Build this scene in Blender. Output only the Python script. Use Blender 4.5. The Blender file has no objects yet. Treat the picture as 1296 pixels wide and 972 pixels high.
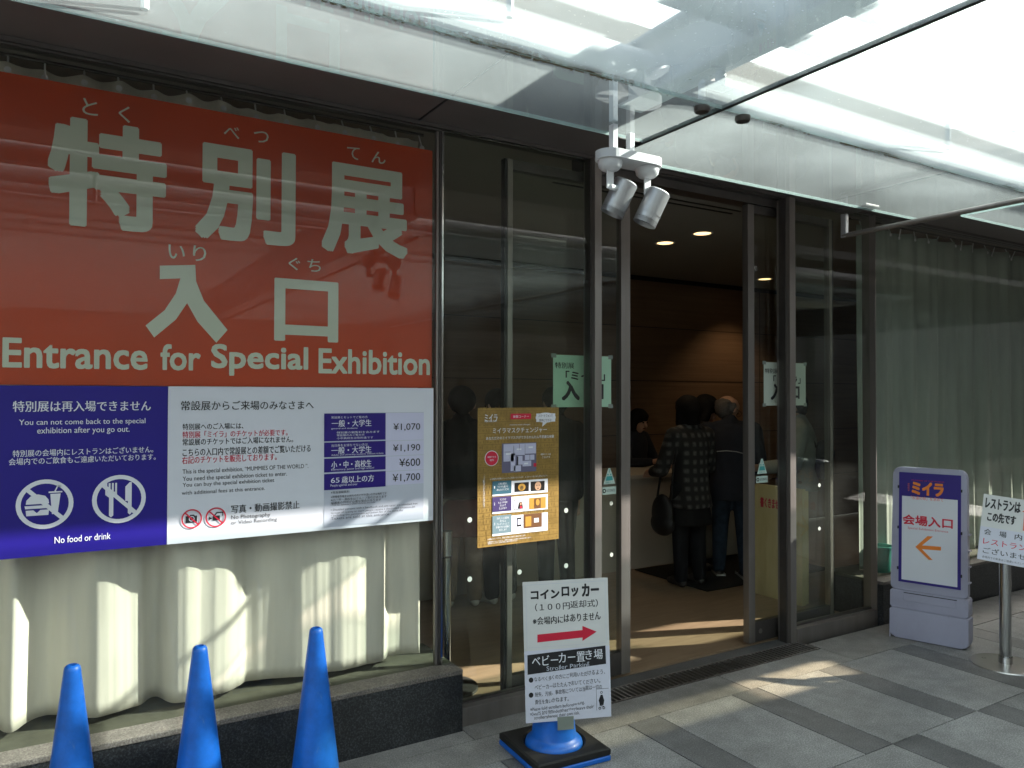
import bpy, bmesh, math, random
from mathutils import Vector, Matrix
random.seed(7)
S = bpy.context.scene
COL = S.collection

# ------------------------------------------------------------------ camera, light, exposure
def RAD(a): return math.radians(a)
F0 = 968.84; YAW, PITCH, ROLL = RAD(31.2729), RAD(.8544), RAD(.1028)
CAM = Vector((0, 0, 1.55))
FW = Vector((math.sin(YAW)*math.cos(PITCH), math.cos(YAW)*math.cos(PITCH), math.sin(PITCH)))
_r = Vector((math.cos(YAW), -math.sin(YAW), 0)); _u = _r.cross(FW)
RT = _r*math.cos(ROLL)+_u*math.sin(ROLL); UP = _u*math.cos(ROLL)-_r*math.sin(ROLL)
cd = bpy.data.cameras.new('camera'); cd.sensor_width = 36; cd.lens = 36*F0/1296
cd.clip_start = .05; cd.clip_end = 2000
cam = bpy.data.objects.new('camera', cd); COL.objects.link(cam)
cam.matrix_world = Matrix(((RT.x, UP.x, -FW.x, CAM.x), (RT.y, UP.y, -FW.y, CAM.y), (RT.z, UP.z, -FW.z, CAM.z), (0, 0, 0, 1)))
S.camera = cam

SUN = Vector((.813, -.293, .503)).normalized()      # towards the sun
SUN_EL = math.asin(SUN.z); SUN_ROT = math.atan2(SUN.x, SUN.y)
W = bpy.data.worlds.new('World'); S.world = W; W.use_nodes = True
nt = W.node_tree; bg = nt.nodes['Background']; sky = nt.nodes.new('ShaderNodeTexSky')
sky.sky_type = 'NISHITA'; sky.sun_disc = False; sky.sun_elevation = SUN_EL; sky.sun_rotation = SUN_ROT
sky.air_density = 1.0; sky.dust_density = 2.5
_tc = nt.nodes.new('ShaderNodeTexCoord'); _dp = nt.nodes.new('ShaderNodeVectorMath'); _dp.operation = 'DOT_PRODUCT'
_bd = Vector((math.sin(math.radians(52))*.8, math.cos(math.radians(52))*.8, .6)).normalized(); _dp.inputs[1].default_value = _bd
nt.links.new(_tc.outputs['Generated'], _dp.inputs[0])
_mr = nt.nodes.new('ShaderNodeMapRange'); _mr.interpolation_type = 'SMOOTHSTEP'; _mr.inputs[1].default_value = .40; _mr.inputs[2].default_value = .92
nt.links.new(_dp.outputs['Value'], _mr.inputs[0])
_no = nt.nodes.new('ShaderNodeTexNoise'); _no.inputs['Scale'].default_value = 3; _no.inputs['Detail'].default_value = 6; nt.links.new(_tc.outputs['Generated'], _no.inputs[0])
_nr = nt.nodes.new('ShaderNodeMapRange'); _nr.inputs[1].default_value = .3; _nr.inputs[2].default_value = .7; _nr.inputs[3].default_value = .55; nt.links.new(_no.outputs[0], _nr.inputs[0])
_mu = nt.nodes.new('ShaderNodeMath'); _mu.operation = 'MULTIPLY'; nt.links.new(_mr.outputs[0], _mu.inputs[0]); nt.links.new(_nr.outputs[0], _mu.inputs[1])
_hs = nt.nodes.new('ShaderNodeHueSaturation'); _hs.inputs['Saturation'].default_value = .6; nt.links.new(sky.outputs[0], _hs.inputs['Color'])
_mx = nt.nodes.new('ShaderNodeMix'); _mx.data_type = 'RGBA'; nt.links.new(_mu.outputs[0], _mx.inputs[0]); nt.links.new(_hs.outputs[0], _mx.inputs[6]); _mx.inputs[7].default_value = (13, 12.7, 12.1, 1)
nt.links.new(_mx.outputs[2], bg.inputs[0]); bg.inputs[1].default_value = .09
sl = bpy.data.lights.new('sun', 'SUN'); sl.energy = 5.0; sl.angle = RAD(.6); sl.color = (1, .95, .86)
so = bpy.data.objects.new('sun', sl); COL.objects.link(so); so.rotation_euler = SUN.to_track_quat('Z', 'Y').to_euler()
S.view_settings.view_transform = 'Standard'; S.view_settings.look = 'None'
S.view_settings.exposure = 1.95; S.view_settings.gamma = 1; S.view_settings.use_curve_mapping = False
cy = S.cycles
cy.max_bounces = 10; cy.diffuse_bounces = 4; cy.glossy_bounces = 4; cy.transmission_bounces = 6; cy.transparent_max_bounces = 24
cy.caustics_reflective = False; cy.caustics_refractive = False; cy.sample_clamp_indirect = 4
cy.use_denoising = True

# a photo point on a known real plane (survey of the place)
def ray(px, py): return FW + RT*((px-648)/F0) - UP*((py-486)/F0)
def atY(px, py, Y): d = ray(px, py); return CAM + d*(Y/d.y)
def atZ(px, py, z): d = ray(px, py); return CAM + d*((z-CAM.z)/d.z)

# ------------------------------------------------------------------ materials
M = {}
def mat(name, col, rough=.6, metal=0., spec=.5, var=0., vscale=8., bump=0., bscale=60., emit=None, estr=0., stretch=None, sheen=0., col2=None, coat=0.):
    m = bpy.data.materials.new(name); m.use_nodes = True; t = m.node_tree; b = t.nodes['Principled BSDF']
    b.inputs['Base Color'].default_value = (*col, 1); b.inputs['Roughness'].default_value = rough
    b.inputs['Metallic'].default_value = metal; b.inputs['Specular IOR Level'].default_value = spec
    if coat: b.inputs['Coat Weight'].default_value = coat
    if emit: b.inputs['Emission Color'].default_value = (*emit, 1); b.inputs['Emission Strength'].default_value = estr
    if var or bump:
        tc = t.nodes.new('ShaderNodeTexCoord'); src = tc.outputs['Object']
        if stretch:
            mp = t.nodes.new('ShaderNodeMapping'); mp.inputs['Scale'].default_value = stretch
            t.links.new(src, mp.inputs[0]); src = mp.outputs[0]
    if var:
        n = t.nodes.new('ShaderNodeTexNoise'); n.inputs['Scale'].default_value = vscale; n.inputs['Detail'].default_value = 6
        n.inputs['Roughness'].default_value = .65
        r = t.nodes.new('ShaderNodeValToRGB'); c2 = col2 or tuple(min(1, c*(1+var)) for c in col)
        r.color_ramp.elements[0].position = .3; r.color_ramp.elements[1].position = .7
        r.color_ramp.elements[0].color = (*[c*(1-var) for c in col], 1); r.color_ramp.elements[1].color = (*c2, 1)
        t.links.new(src, n.inputs[0]); t.links.new(n.outputs[0], r.inputs[0]); t.links.new(r.outputs[0], b.inputs['Base Color'])
        rr = t.nodes.new('ShaderNodeMapRange'); rr.inputs[3].default_value = max(.02, rough-.08); rr.inputs[4].default_value = min(1, rough+.1)
        t.links.new(n.outputs[0], rr.inputs[0]); t.links.new(rr.outputs[0], b.inputs['Roughness'])
    if bump:
        n2 = t.nodes.new('ShaderNodeTexNoise'); n2.inputs['Scale'].default_value = bscale; n2.inputs['Detail'].default_value = 4
        bp = t.nodes.new('ShaderNodeBump'); bp.inputs['Strength'].default_value = bump; bp.inputs['Distance'].default_value = .004
        t.links.new(src, n2.inputs[0]); t.links.new(n2.outputs[0], bp.inputs['Height']); t.links.new(bp.outputs[0], b.inputs['Normal'])
    M[name] = m; return m

def front_only(N, L, fr, k):      # mirror reflection of the pane: taken on the face towards the viewer's side
    ge = N.new('ShaderNodeNewGeometry'); inv = N.new('ShaderNodeMath'); inv.operation = 'SUBTRACT'; inv.inputs[0].default_value = 1; L.new(ge.outputs['Backfacing'], inv.inputs[1])
    a = N.new('ShaderNodeMath'); a.operation = 'MULTIPLY'; a.inputs[1].default_value = k; L.new(fr.outputs[0], a.inputs[0])
    b = N.new('ShaderNodeMath'); b.operation = 'MULTIPLY'; b.use_clamp = True; L.new(a.outputs[0], b.inputs[0]); L.new(inv.outputs[0], b.inputs[1]); return b
def glass(name, tint, refl=1.0, dirt=.03, rough=0.0):
    m = bpy.data.materials.new(name); m.use_nodes = True; t = m.node_tree; N = t.nodes; L = t.links
    out = N['Material Output']; N.remove(N['Principled BSDF'])
    tr = N.new('ShaderNodeBsdfTransparent'); tr.inputs[0].default_value = (*tint, 1)
    gl = N.new('ShaderNodeBsdfGlossy'); gl.inputs['Roughness'].default_value = rough
    fr = N.new('ShaderNodeFresnel'); fr.inputs[0].default_value = 1.5
    mu = front_only(N, L, fr, refl*1.15)
    mx = N.new('ShaderNodeMixShader'); L.new(mu.outputs[0], mx.inputs[0]); L.new(tr.outputs[0], mx.inputs[1]); L.new(gl.outputs[0], mx.inputs[2])
    tc = N.new('ShaderNodeTexCoord'); no = N.new('ShaderNodeTexNoise'); no.inputs['Scale'].default_value = 3; no.inputs['Detail'].default_value = 8
    L.new(tc.outputs['Object'], no.inputs[0])
    mr = N.new('ShaderNodeMapRange'); mr.inputs[1].default_value = .4; mr.inputs[2].default_value = .8; mr.inputs[3].default_value = dirt*.3; mr.inputs[4].default_value = dirt*2
    L.new(no.outputs[0], mr.inputs[0])
    df = N.new('ShaderNodeBsdfDiffuse'); df.inputs[0].default_value = (.6, .6, .56, 1)
    m2 = N.new('ShaderNodeMixShader'); L.new(mr.outputs[0], m2.inputs[0]); L.new(mx.outputs[0], m2.inputs[1]); L.new(df.outputs[0], m2.inputs[2])
    L.new(m2.outputs[0], out.inputs[0]); M[name] = m; return m

def canopy_glass(name, lo, hi):
    m = bpy.data.materials.new(name); m.use_nodes = True; t = m.node_tree; N = t.nodes; L = t.links
    out = N['Material Output']; N.remove(N['Principled BSDF'])
    tc = N.new('ShaderNodeTexCoord'); P = tc.outputs['Object']
    def noise(sc, det=6, stretch=None):
        n = N.new('ShaderNodeTexNoise'); n.inputs['Scale'].default_value = sc; n.inputs['Detail'].default_value = det
        if stretch:
            mp = N.new('ShaderNodeMapping'); mp.inputs['Scale'].default_value = stretch; L.new(P, mp.inputs[0]); L.new(mp.outputs[0], n.inputs[0])
        else: L.new(P, n.inputs[0])
        return n.outputs[0]
    def rng(v, a, b, c, d):
        r = N.new('ShaderNodeMapRange'); L.new(v, r.inputs[0])
        for i, x in enumerate((a, b, c, d)): r.inputs[i+1].default_value = x
        return r.outputs[0]
    def mth(op, a, b=None):
        n = N.new('ShaderNodeMath'); n.operation = op
        for i, x in enumerate((a, b)):
            if x is None: continue
            if isinstance(x, (int, float)): n.inputs[i].default_value = x
            else: L.new(x, n.inputs[i])
        return n.outputs[0]
    tr = N.new('ShaderNodeBsdfTransparent'); tr.inputs[0].default_value = (.9, .955, .95, 1)
    tl = N.new('ShaderNodeBsdfTranslucent'); tl.inputs[0].default_value = (.80, .90, .92, 1)
    df = N.new('ShaderNodeBsdfDiffuse'); df.inputs[0].default_value = (.6, .64, .64, 1)
    md = N.new('ShaderNodeMixShader'); md.inputs[0].default_value = .25; L.new(tl.outputs[0], md.inputs[1]); L.new(df.outputs[0], md.inputs[2])
    sp = rng(noise(80, 2), .68, .74, 0, .22)
    fac = mth('MINIMUM', mth('ADD', rng(noise(1.6, 3), .3, .75, lo, hi), sp), .9)
    m1 = N.new('ShaderNodeMixShader'); L.new(fac, m1.inputs[0]); L.new(tr.outputs[0], m1.inputs[1]); L.new(md.outputs[0], m1.inputs[2])
    gl = N.new('ShaderNodeBsdfGlossy'); gl.inputs['Roughness'].default_value = .02
    fr = N.new('ShaderNodeFresnel'); fr.inputs[0].default_value = 1.5
    m2 = N.new('ShaderNodeMixShader'); L.new(front_only(N, L, fr, 1.2).outputs[0], m2.inputs[0]); L.new(m1.outputs[0], m2.inputs[1]); L.new(gl.outputs[0], m2.inputs[2])
    # grime collected along the joint between the panes (world Y = 1.80) and a few specks
    sx = N.new('ShaderNodeSeparateXYZ'); L.new(P, sx.inputs[0])
    wob = mth('MULTIPLY', mth('SUBTRACT', noise(9, 5), .5), .035)
    dist = mth('ABSOLUTE', mth('SUBTRACT', mth('ADD', sx.outputs[1], wob), 1.80))
    along = rng(noise(1.3, 3, (1, 0, 0)), .38, .6, .25, 1)
    band = mth('MULTIPLY', rng(dist, .0, .022, 1, 0), along)
    crumb = rng(mth('ADD', mth('MULTIPLY', band, .75), noise(95, 6)), .88, 1.0, 0, .95)
    specks = rng(noise(48, 1), .80, .83, 0, .8)
    g = mth('MAXIMUM', crumb, specks)
    gd = N.new('ShaderNodeBsdfDiffuse'); gd.inputs[0].default_value = (.16, .13, .085, 1)
    m3 = N.new('ShaderNodeMixShader'); L.new(g, m3.inputs[0]); L.new(m2.outputs[0], m3.inputs[1]); L.new(gd.outputs[0], m3.inputs[2])
    L.new(m3.outputs[0], out.inputs[0]); M[name] = m; return m

def cloth(name, col, tl=.3):
    m = bpy.data.materials.new(name); m.use_nodes = True; t = m.node_tree; N = t.nodes; L = t.links
    out = N['Material Output']; b = N['Principled BSDF']; b.inputs['Base Color'].default_value = (*col, 1); b.inputs['Roughness'].default_value = .8
    b.inputs['Specular IOR Level'].default_value = .25
    tc = N.new('ShaderNodeTexCoord'); mp = N.new('ShaderNodeMapping'); mp.inputs['Scale'].default_value = (1, 1, .12)
    n = N.new('ShaderNodeTexNoise'); n.inputs['Scale'].default_value = 9; n.inputs['Detail'].default_value = 5
    L.new(tc.outputs['Object'], mp.inputs[0]); L.new(mp.outputs[0], n.inputs[0])
    r = N.new('ShaderNodeValToRGB'); r.color_ramp.elements[0].color = (*[c*.86 for c in col], 1); r.color_ramp.elements[1].color = (*[min(1, c*1.1) for c in col], 1)
    r.color_ramp.elements[0].position = .3; r.color_ramp.elements[1].position = .7
    L.new(n.outputs[0], r.inputs[0]); L.new(r.outputs[0], b.inputs['Base Color'])
    w = N.new('ShaderNodeTexNoise'); w.inputs['Scale'].default_value = 400; bp = N.new('ShaderNodeBump'); bp.inputs['Strength'].default_value = .12; bp.inputs['Distance'].default_value = .002
    L.new(tc.outputs['Object'], w.inputs[0]); L.new(w.outputs[0], bp.inputs['Height']); L.new(bp.outputs[0], b.inputs['Normal'])
    tr = N.new('ShaderNodeBsdfTranslucent'); L.new(r.outputs[0], tr.inputs[0])
    mx = N.new('ShaderNodeMixShader'); mx.inputs[0].default_value = tl; L.new(b.outputs[0], mx.inputs[1]); L.new(tr.outputs[0], mx.inputs[2]); L.new(mx.outputs[0], out.inputs[0])
    M[name] = m; return m

def granite(name, c0, c1, c2, rough=.5, scale=130, big=1.6):
    m = bpy.data.materials.new(name); m.use_nodes = True; t = m.node_tree; N = t.nodes; L = t.links; b = N['Principled BSDF']
    tc = N.new('ShaderNodeTexCoord'); n = N.new('ShaderNodeTexNoise'); n.inputs['Scale'].default_value = scale; n.inputs['Detail'].default_value = 3; n.inputs['Roughness'].default_value = .8
    L.new(tc.outputs['Object'], n.inputs[0])
    r = N.new('ShaderNodeValToRGB'); e = r.color_ramp.elements; e[0].position = .36; e[1].position = .68; e[0].color = (*c0, 1); e[1].color = (*c2, 1)
    x = e.new(.5); x.color = (*c1, 1); L.new(n.outputs[0], r.inputs[0])
    v = N.new('ShaderNodeTexNoise'); v.inputs['Scale'].default_value = big; v.inputs['Detail'].default_value = 8; v.inputs['Roughness'].default_value = .62
    L.new(tc.outputs['Object'], v.inputs[0])
    mr = N.new('ShaderNodeMapRange'); mr.inputs[1].default_value = .3; mr.inputs[2].default_value = .7; mr.inputs[3].default_value = .62; mr.inputs[4].default_value = 1.22; L.new(v.outputs[0], mr.inputs[0])
    at = N.new('ShaderNodeAttribute'); at.attribute_name = 'var'
    bl = N.new('ShaderNodeTexNoise'); bl.inputs['Scale'].default_value = 11; bl.inputs['Detail'].default_value = 5; L.new(tc.outputs['Object'], bl.inputs[0])
    bm_ = N.new('ShaderNodeMapRange'); bm_.inputs[1].default_value = .35; bm_.inputs[2].default_value = .65; bm_.inputs[3].default_value = .86; bm_.inputs[4].default_value = 1.1; L.new(bl.outputs[0], bm_.inputs[0])
    vo = N.new('ShaderNodeTexVoronoi'); vo.inputs['Scale'].default_value = 3.2; L.new(tc.outputs['Object'], vo.inputs[0])
    vm = N.new('ShaderNodeMapRange'); vm.inputs[1].default_value = .03; vm.inputs[2].default_value = .07; vm.inputs[3].default_value = .6; vm.inputs[4].default_value = 1.0; L.new(vo.outputs['Distance'], vm.inputs[0])
    m1 = N.new('ShaderNodeMath'); m1.operation = 'MULTIPLY'; L.new(mr.outputs[0], m1.inputs[0]); L.new(bm_.outputs[0], m1.inputs[1])
    m2 = N.new('ShaderNodeMath'); m2.operation = 'MULTIPLY'; L.new(m1.outputs[0], m2.inputs[0]); L.new(vm.outputs[0], m2.inputs[1]); mr = m2
    mu = N.new('ShaderNodeMath'); mu.operation = 'MULTIPLY_ADD'; mu.inputs[1].default_value = .35; L.new(at.outputs['Fac'], mu.inputs[0]); L.new(mr.outputs[0], mu.inputs[2])
    mm = N.new('ShaderNodeVectorMath'); mm.operation = 'SCALE'; L.new(r.outputs[0], mm.inputs[0]); L.new(mu.outputs[0], mm.inputs['Scale'])
    L.new(mm.outputs[0], b.inputs['Base Color'])
    rr = N.new('ShaderNodeMapRange'); rr.inputs[3].default_value = rough-.12; rr.inputs[4].default_value = rough+.15; L.new(v.outputs[0], rr.inputs[0]); L.new(rr.outputs[0], b.inputs['Roughness'])
    bp = N.new('ShaderNodeBump'); bp.inputs['Strength'].default_value = .25; bp.inputs['Distance'].default_value = .002; L.new(n.outputs[0], bp.inputs['Height']); L.new(bp.outputs[0], b.inputs['Normal'])
    M[name] = m; return m

def wood(name, c0, c1, sc=(.5, 3, 9), rough=.45, seam=None):
    m = bpy.data.materials.new(name); m.use_nodes = True; t = m.node_tree; N = t.nodes; L = t.links; b = N['Principled BSDF']
    tc = N.new('ShaderNodeTexCoord'); mp = N.new('ShaderNodeMapping'); mp.inputs['Scale'].default_value = sc
    n = N.new('ShaderNodeTexNoise'); n.inputs['Scale'].default_value = 3; n.inputs['Detail'].default_value = 8; n.inputs['Roughness'].default_value = .7; n.inputs['Distortion'].default_value = .6
    L.new(tc.outputs['Object'], mp.inputs[0]); L.new(mp.outputs[0], n.inputs[0])
    r = N.new('ShaderNodeValToRGB'); r.color_ramp.elements[0].position = .32; r.color_ramp.elements[1].position = .7
    r.color_ramp.elements[0].color = (*c0, 1); r.color_ramp.elements[1].color = (*c1, 1)
    L.new(n.outputs[0], r.inputs[0]); L.new(r.outputs[0], b.inputs['Base Color']); b.inputs['Roughness'].default_value = rough
    bp = N.new('ShaderNodeBump'); bp.inputs['Strength'].default_value = .1; bp.inputs['Distance'].default_value = .002; L.new(n.outputs[0], bp.inputs['Height']); L.new(bp.outputs[0], b.inputs['Normal'])
    M[name] = m; return m

glass('window_glass', (.965, .968, .95), .9, .010)
glass('door_glass', (.93, .96, .925), .9, .010)
glass('sun_slot_film', (.86, .81, .70), .6, .03)  # film of the added deck slot, weakening sun towards the strength of a reflection
canopy_glass('canopy_glass', .08, .19)
canopy_glass('canopy_glass_near', .09, .19)
canopy_glass('canopy_glass_milky', .34, .50)
canopy_glass('canopy_glass_dusty', .24, .38)
mat('glass_edge', (.75, .86, .84), .35, 0, .5)
def _edge():
    t = M['glass_edge'].node_tree; N = t.nodes; tr = N.new('ShaderNodeBsdfTransparent'); tr.inputs[0].default_value = (.85, .95, .93, 1); mx = N.new('ShaderNodeMixShader'); mx.inputs[0].default_value = .6
    t.links.new(N['Principled BSDF'].outputs[0], mx.inputs[1]); t.links.new(tr.outputs[0], mx.inputs[2]); t.links.new(mx.outputs[0], N['Material Output'].inputs[0])
_edge()
mat('steel', (.27, .245, .23), .40, .78, .5, .12, 14, .03, 300, stretch=(1, 1, .05))
mat('steel_dark', (.12, .11, .105), .4, .8, .5, .15, 9)
mat('bronze_soffit', (.19, .16, .155), .5, .35, .5, .12, 3)
mat('chrome', (.55, .55, .54), .12, 1.0)
mat('brushed', (.5, .49, .48), .3, .95, .5, .08, 20)
mat('white_metal', (.78, .78, .8), .4, 0, .5, .05, 6)
mat('beam_grey', (.74, .76, .76), .5, 0, .5, .1, 3)
mat('rubber', (.018, .017, .016), .7, 0, .4, .3, 12, .15, 90)
mat('black', (.012, .012, .013), .5, 0, .4)
mat('cone_blue', (.004, .125, .56), .42, 0, .5, .24, 11, .04, 50, coat=.1)
mat('stand_plastic', (.35, .35, .46), .42, 0, .5, .06, 5, .03, 120)
mat('alu', (.56, .56, .58), .35, .75, .5, .06, 12)
def scuff(name, col, amount):
    t = M[name].node_tree; N = t.nodes; L = t.links; b = N['Principled BSDF']; src = b.inputs['Base Color'].links[0].from_socket
    tc = N.new('ShaderNodeTexCoord'); mp = N.new('ShaderNodeMapping'); mp.inputs['Scale'].default_value = (1, 1, .22); n = N.new('ShaderNodeTexNoise'); n.inputs['Scale'].default_value = 34; n.inputs['Detail'].default_value = 9; n.inputs['Roughness'].default_value = .75
    L.new(tc.outputs['Object'], mp.inputs[0]); L.new(mp.outputs[0], n.inputs[0]); r = N.new('ShaderNodeMapRange'); r.inputs[1].default_value = .60; r.inputs[2].default_value = .74; r.inputs[4].default_value = amount; L.new(n.outputs[0], r.inputs[0])
    mx = N.new('ShaderNodeMix'); mx.data_type = 'RGBA'; L.new(r.outputs[0], mx.inputs[0]); L.new(src, mx.inputs[6]); mx.inputs[7].default_value = (*col, 1); L.new(mx.outputs[2], b.inputs['Base Color'])
scuff('cone_blue', (.20, .27, .42), .55); scuff('stand_plastic', (.20, .20, .23), .4); scuff('alu', (.2, .2, .2), .3)
granite('plinth_granite', (.010, .011, .012), (.022, .024, .026), (.085, .09, .095), .42, 120, 3)
granite('plinth_cap', (.10, .085, .075), (.17, .15, .13), (.30, .27, .24), .6, 140, 4)
granite('paver_light', (.16, .158, .158), (.27, .268, .265), (.48, .475, .47), .55, 150)
granite('paver_dark', (.095, .095, .097), (.155, .154, .155), (.27, .268, .265), .55, 150)
granite('paver_border', (.17, .165, .158), (.26, .25, .238), (.42, .40, .38), .55, 150)
granite('threshold_stone', (.06, .06, .06), (.085, .085, .084), (.13, .13, .13), .5, 150)
mat('ground_soil', (.05, .05, .05), .9, 0, .3, .3, 3)
cloth('curtain_cloth', (.84, .80, .70), .2)
cloth('curtain_far', (.38, .43, .37), .15)
wood('wood_wall', (.16, .095, .055), (.235, .145, .088), (.35, 3, 12))
wood('wood_floor', (.20, .135, .085), (.30, .21, .135), (1, 6, 1), .35)
wood('wood_panel', (.55, .42, .20), (.66, .52, .28), (3, 3, .6))
mat('ceiling_paint', (.30, .28, .25), .8, 0, .3, .05, 2)
mat('inner_wall', (.12, .10, .08), .8, 0, .3, .1, 2)
mat('counter_white', (.45, .41, .35), .5, 0, .4, .05, 3)
mat('ledge_dark', (.085, .085, .062), .8, 0, .3, .3, 9, .2, 80)
mat('mat_dark', (.018, .018, .017), .9, 0, .2, .3, 30, .2, 200)
mat('concrete', (.33, .30, .26), .85, 0, .3, .25, 1.2, .2, 20)
mat('pale_render', (.22, .20, .17), .85, 0, .3, .2, 1.2)
mat('deck_metal', (.16, .16, .165), .6, .2, .4, .1, 2)
mat('lamp_warm', (1, .8, .5), .5, 0, .5, emit=(1, .66, .30), estr=.75)
mat('sign_red', (.54, .055, .010), .35, 0, .4, .06, 2)
mat('sign_pale', (.66, .72, .61), .45, 0, .4, .04, 3)
mat('sign_blue', (.016, .008, .23), .4, 0, .4, .05, 2)
mat('sign_navy', (.022, .008, .19), .4, 0, .4)
mat('sign_white', (.69, .71, .78), .45, 0, .4, .02, 2)
mat('ink_white', (.75, .76, .82), .5)
mat('ink_black', (.012, .012, .015), .5)
mat('ink_grey', (.055, .06, .085), .5)
mat('ink_red', (.58, .012, .045), .5)
mat('ink_orange', (.80, .22, .025), .5)
mat('ink_salmon', (.78, .16, .09), .5)
mat('pale_lilac', (.60, .60, .78), .45)
mat('pale_grey', (.52, .55, .64), .45)
mat('paper_green', (.40, .62, .46), .6, 0, .3, .03, 4)
mat('paper_white', (.66, .66, .655), .55, 0, .4, .03, 5, .12, 14)
mat('paper_lilac', (.62, .63, .73), .55, 0, .4, .03, 5, .12, 14)
mat('paper_dim', (.50, .55, .48), .6, 0, .3, .03, 4)
mat('tape', (.22, .25, .22), .3, 0, .5)
mat('poster_gold', (.29, .18, .045), .45, 0, .4, .25, 18)
mat('poster_line', (.17, .095, .02), .5)
mat('poster_teal', (.03, .11, .16), .5)
mat('poster_violet', (.05, .03, .13), .5)
mat('poster_slate', (.16, .24, .28), .5)
mat('poster_map', (.50, .50, .66), .5)
mat('poster_map_dark', (.13, .12, .2), .5)
mat('poster_brown', (.15, .06, .02), .5)
mat('mask_gold', (.5, .27, .05), .4)
mat('photo_black', (.015, .012, .012), .4)
mat('photo_skin', (.55, .32, .2), .5)
mat('sticker_teal', (.06, .36, .36), .5)
mat('sticker_pale', (.55, .68, .62), .5)
mat('marker_dot', (.48, .52, .47), .5)
mat('bucket_green', (.03, .22, .17), .4)
mat('hair_black', (.010, .009, .009), .75, 0, .12, .3, 40, .3, 120)
mat('hair_grey', (.09, .08, .075), .6, 0, .3, .3, 60, .3, 150)
mat('skin', (.46, .27, .19), .55, 0, .4, .08, 10)
mat('coat_navy', (.018, .021, .030), .8, 0, .2, .2, 14, .3, 30)
mat('coat_black', (.013, .013, .014), .85, 0, .2, .2, 14, .3, 30)
mat('dress_maroon', (.12, .03, .028), .8, 0, .2, .2, 14, .3, 30)
mat('jeans', (.030, .045, .068), .85, 0, .2, .3, 20, .3, 40)
mat('trousers_black', (.013, .014, .017), .85, 0, .2, .2, 14, .3, 30)
mat('trousers_beige', (.24, .18, .13), .85, 0, .2, .2, 14, .3, 30)
mat('trousers_khaki', (.17, .155, .11), .85, 0, .2, .2, 14, .3, 30)
mat('shirt_grey', (.33, .34, .33), .85, 0, .2, .15, 14, .3, 30)
mat('bag_black', (.011, .011, .012), .55, 0, .4, .2, 14)
mat('shoe_white', (.5, .48, .44), .6); mat('shoe_dark', (.03, .025, .022), .6)

def plaid(name):
    m = bpy.data.materials.new(name); m.use_nodes = True; t = m.node_tree; N = t.nodes; L = t.links; b = N['Principled BSDF']; b.inputs['Roughness'].default_value = .9
    tc = N.new('ShaderNodeTexCoord'); sx = N.new('ShaderNodeSeparateXYZ'); L.new(tc.outputs['Object'], sx.inputs[0])
    def stripes(s, f, lo):
        a = N.new('ShaderNodeMath'); a.operation = 'MULTIPLY'; a.inputs[1].default_value = f; L.new(s, a.inputs[0])
        s2 = N.new('ShaderNodeMath'); s2.operation = 'SINE'; L.new(a.outputs[0], s2.inputs[0])
        r = N.new('ShaderNodeMapRange'); r.inputs[1].default_value = lo-.5; r.inputs[2].default_value = lo+.9; L.new(s2.outputs[0], r.inputs[0]); return r.outputs[0]
    a = stripes(sx.outputs[0], 105, -.1); c = stripes(sx.outputs[2], 88, -.1)
    ad = N.new('ShaderNodeMath'); ad.operation = 'MULTIPLY'; L.new(a, ad.inputs[0]); L.new(c, ad.inputs[1])
    n = N.new('ShaderNodeTexNoise'); n.inputs['Scale'].default_value = 60; L.new(tc.outputs['Object'], n.inputs[0])
    mu = N.new('ShaderNodeMath'); mu.operation = 'MULTIPLY'; L.new(ad.outputs[0], mu.inputs[0]); L.new(n.outputs[0], mu.inputs[1])
    r = N.new('ShaderNodeValToRGB'); r.color_ramp.elements[0].color = (.014, .014, .014, 1); r.color_ramp.elements[1].color = (.10, .095, .09, 1); r.color_ramp.elements[1].position = .6
    L.new(mu.outputs[0], r.inputs[0]); L.new(r.outputs[0], b.inputs['Base Color']); M[name] = m
plaid('coat_plaid')

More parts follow.
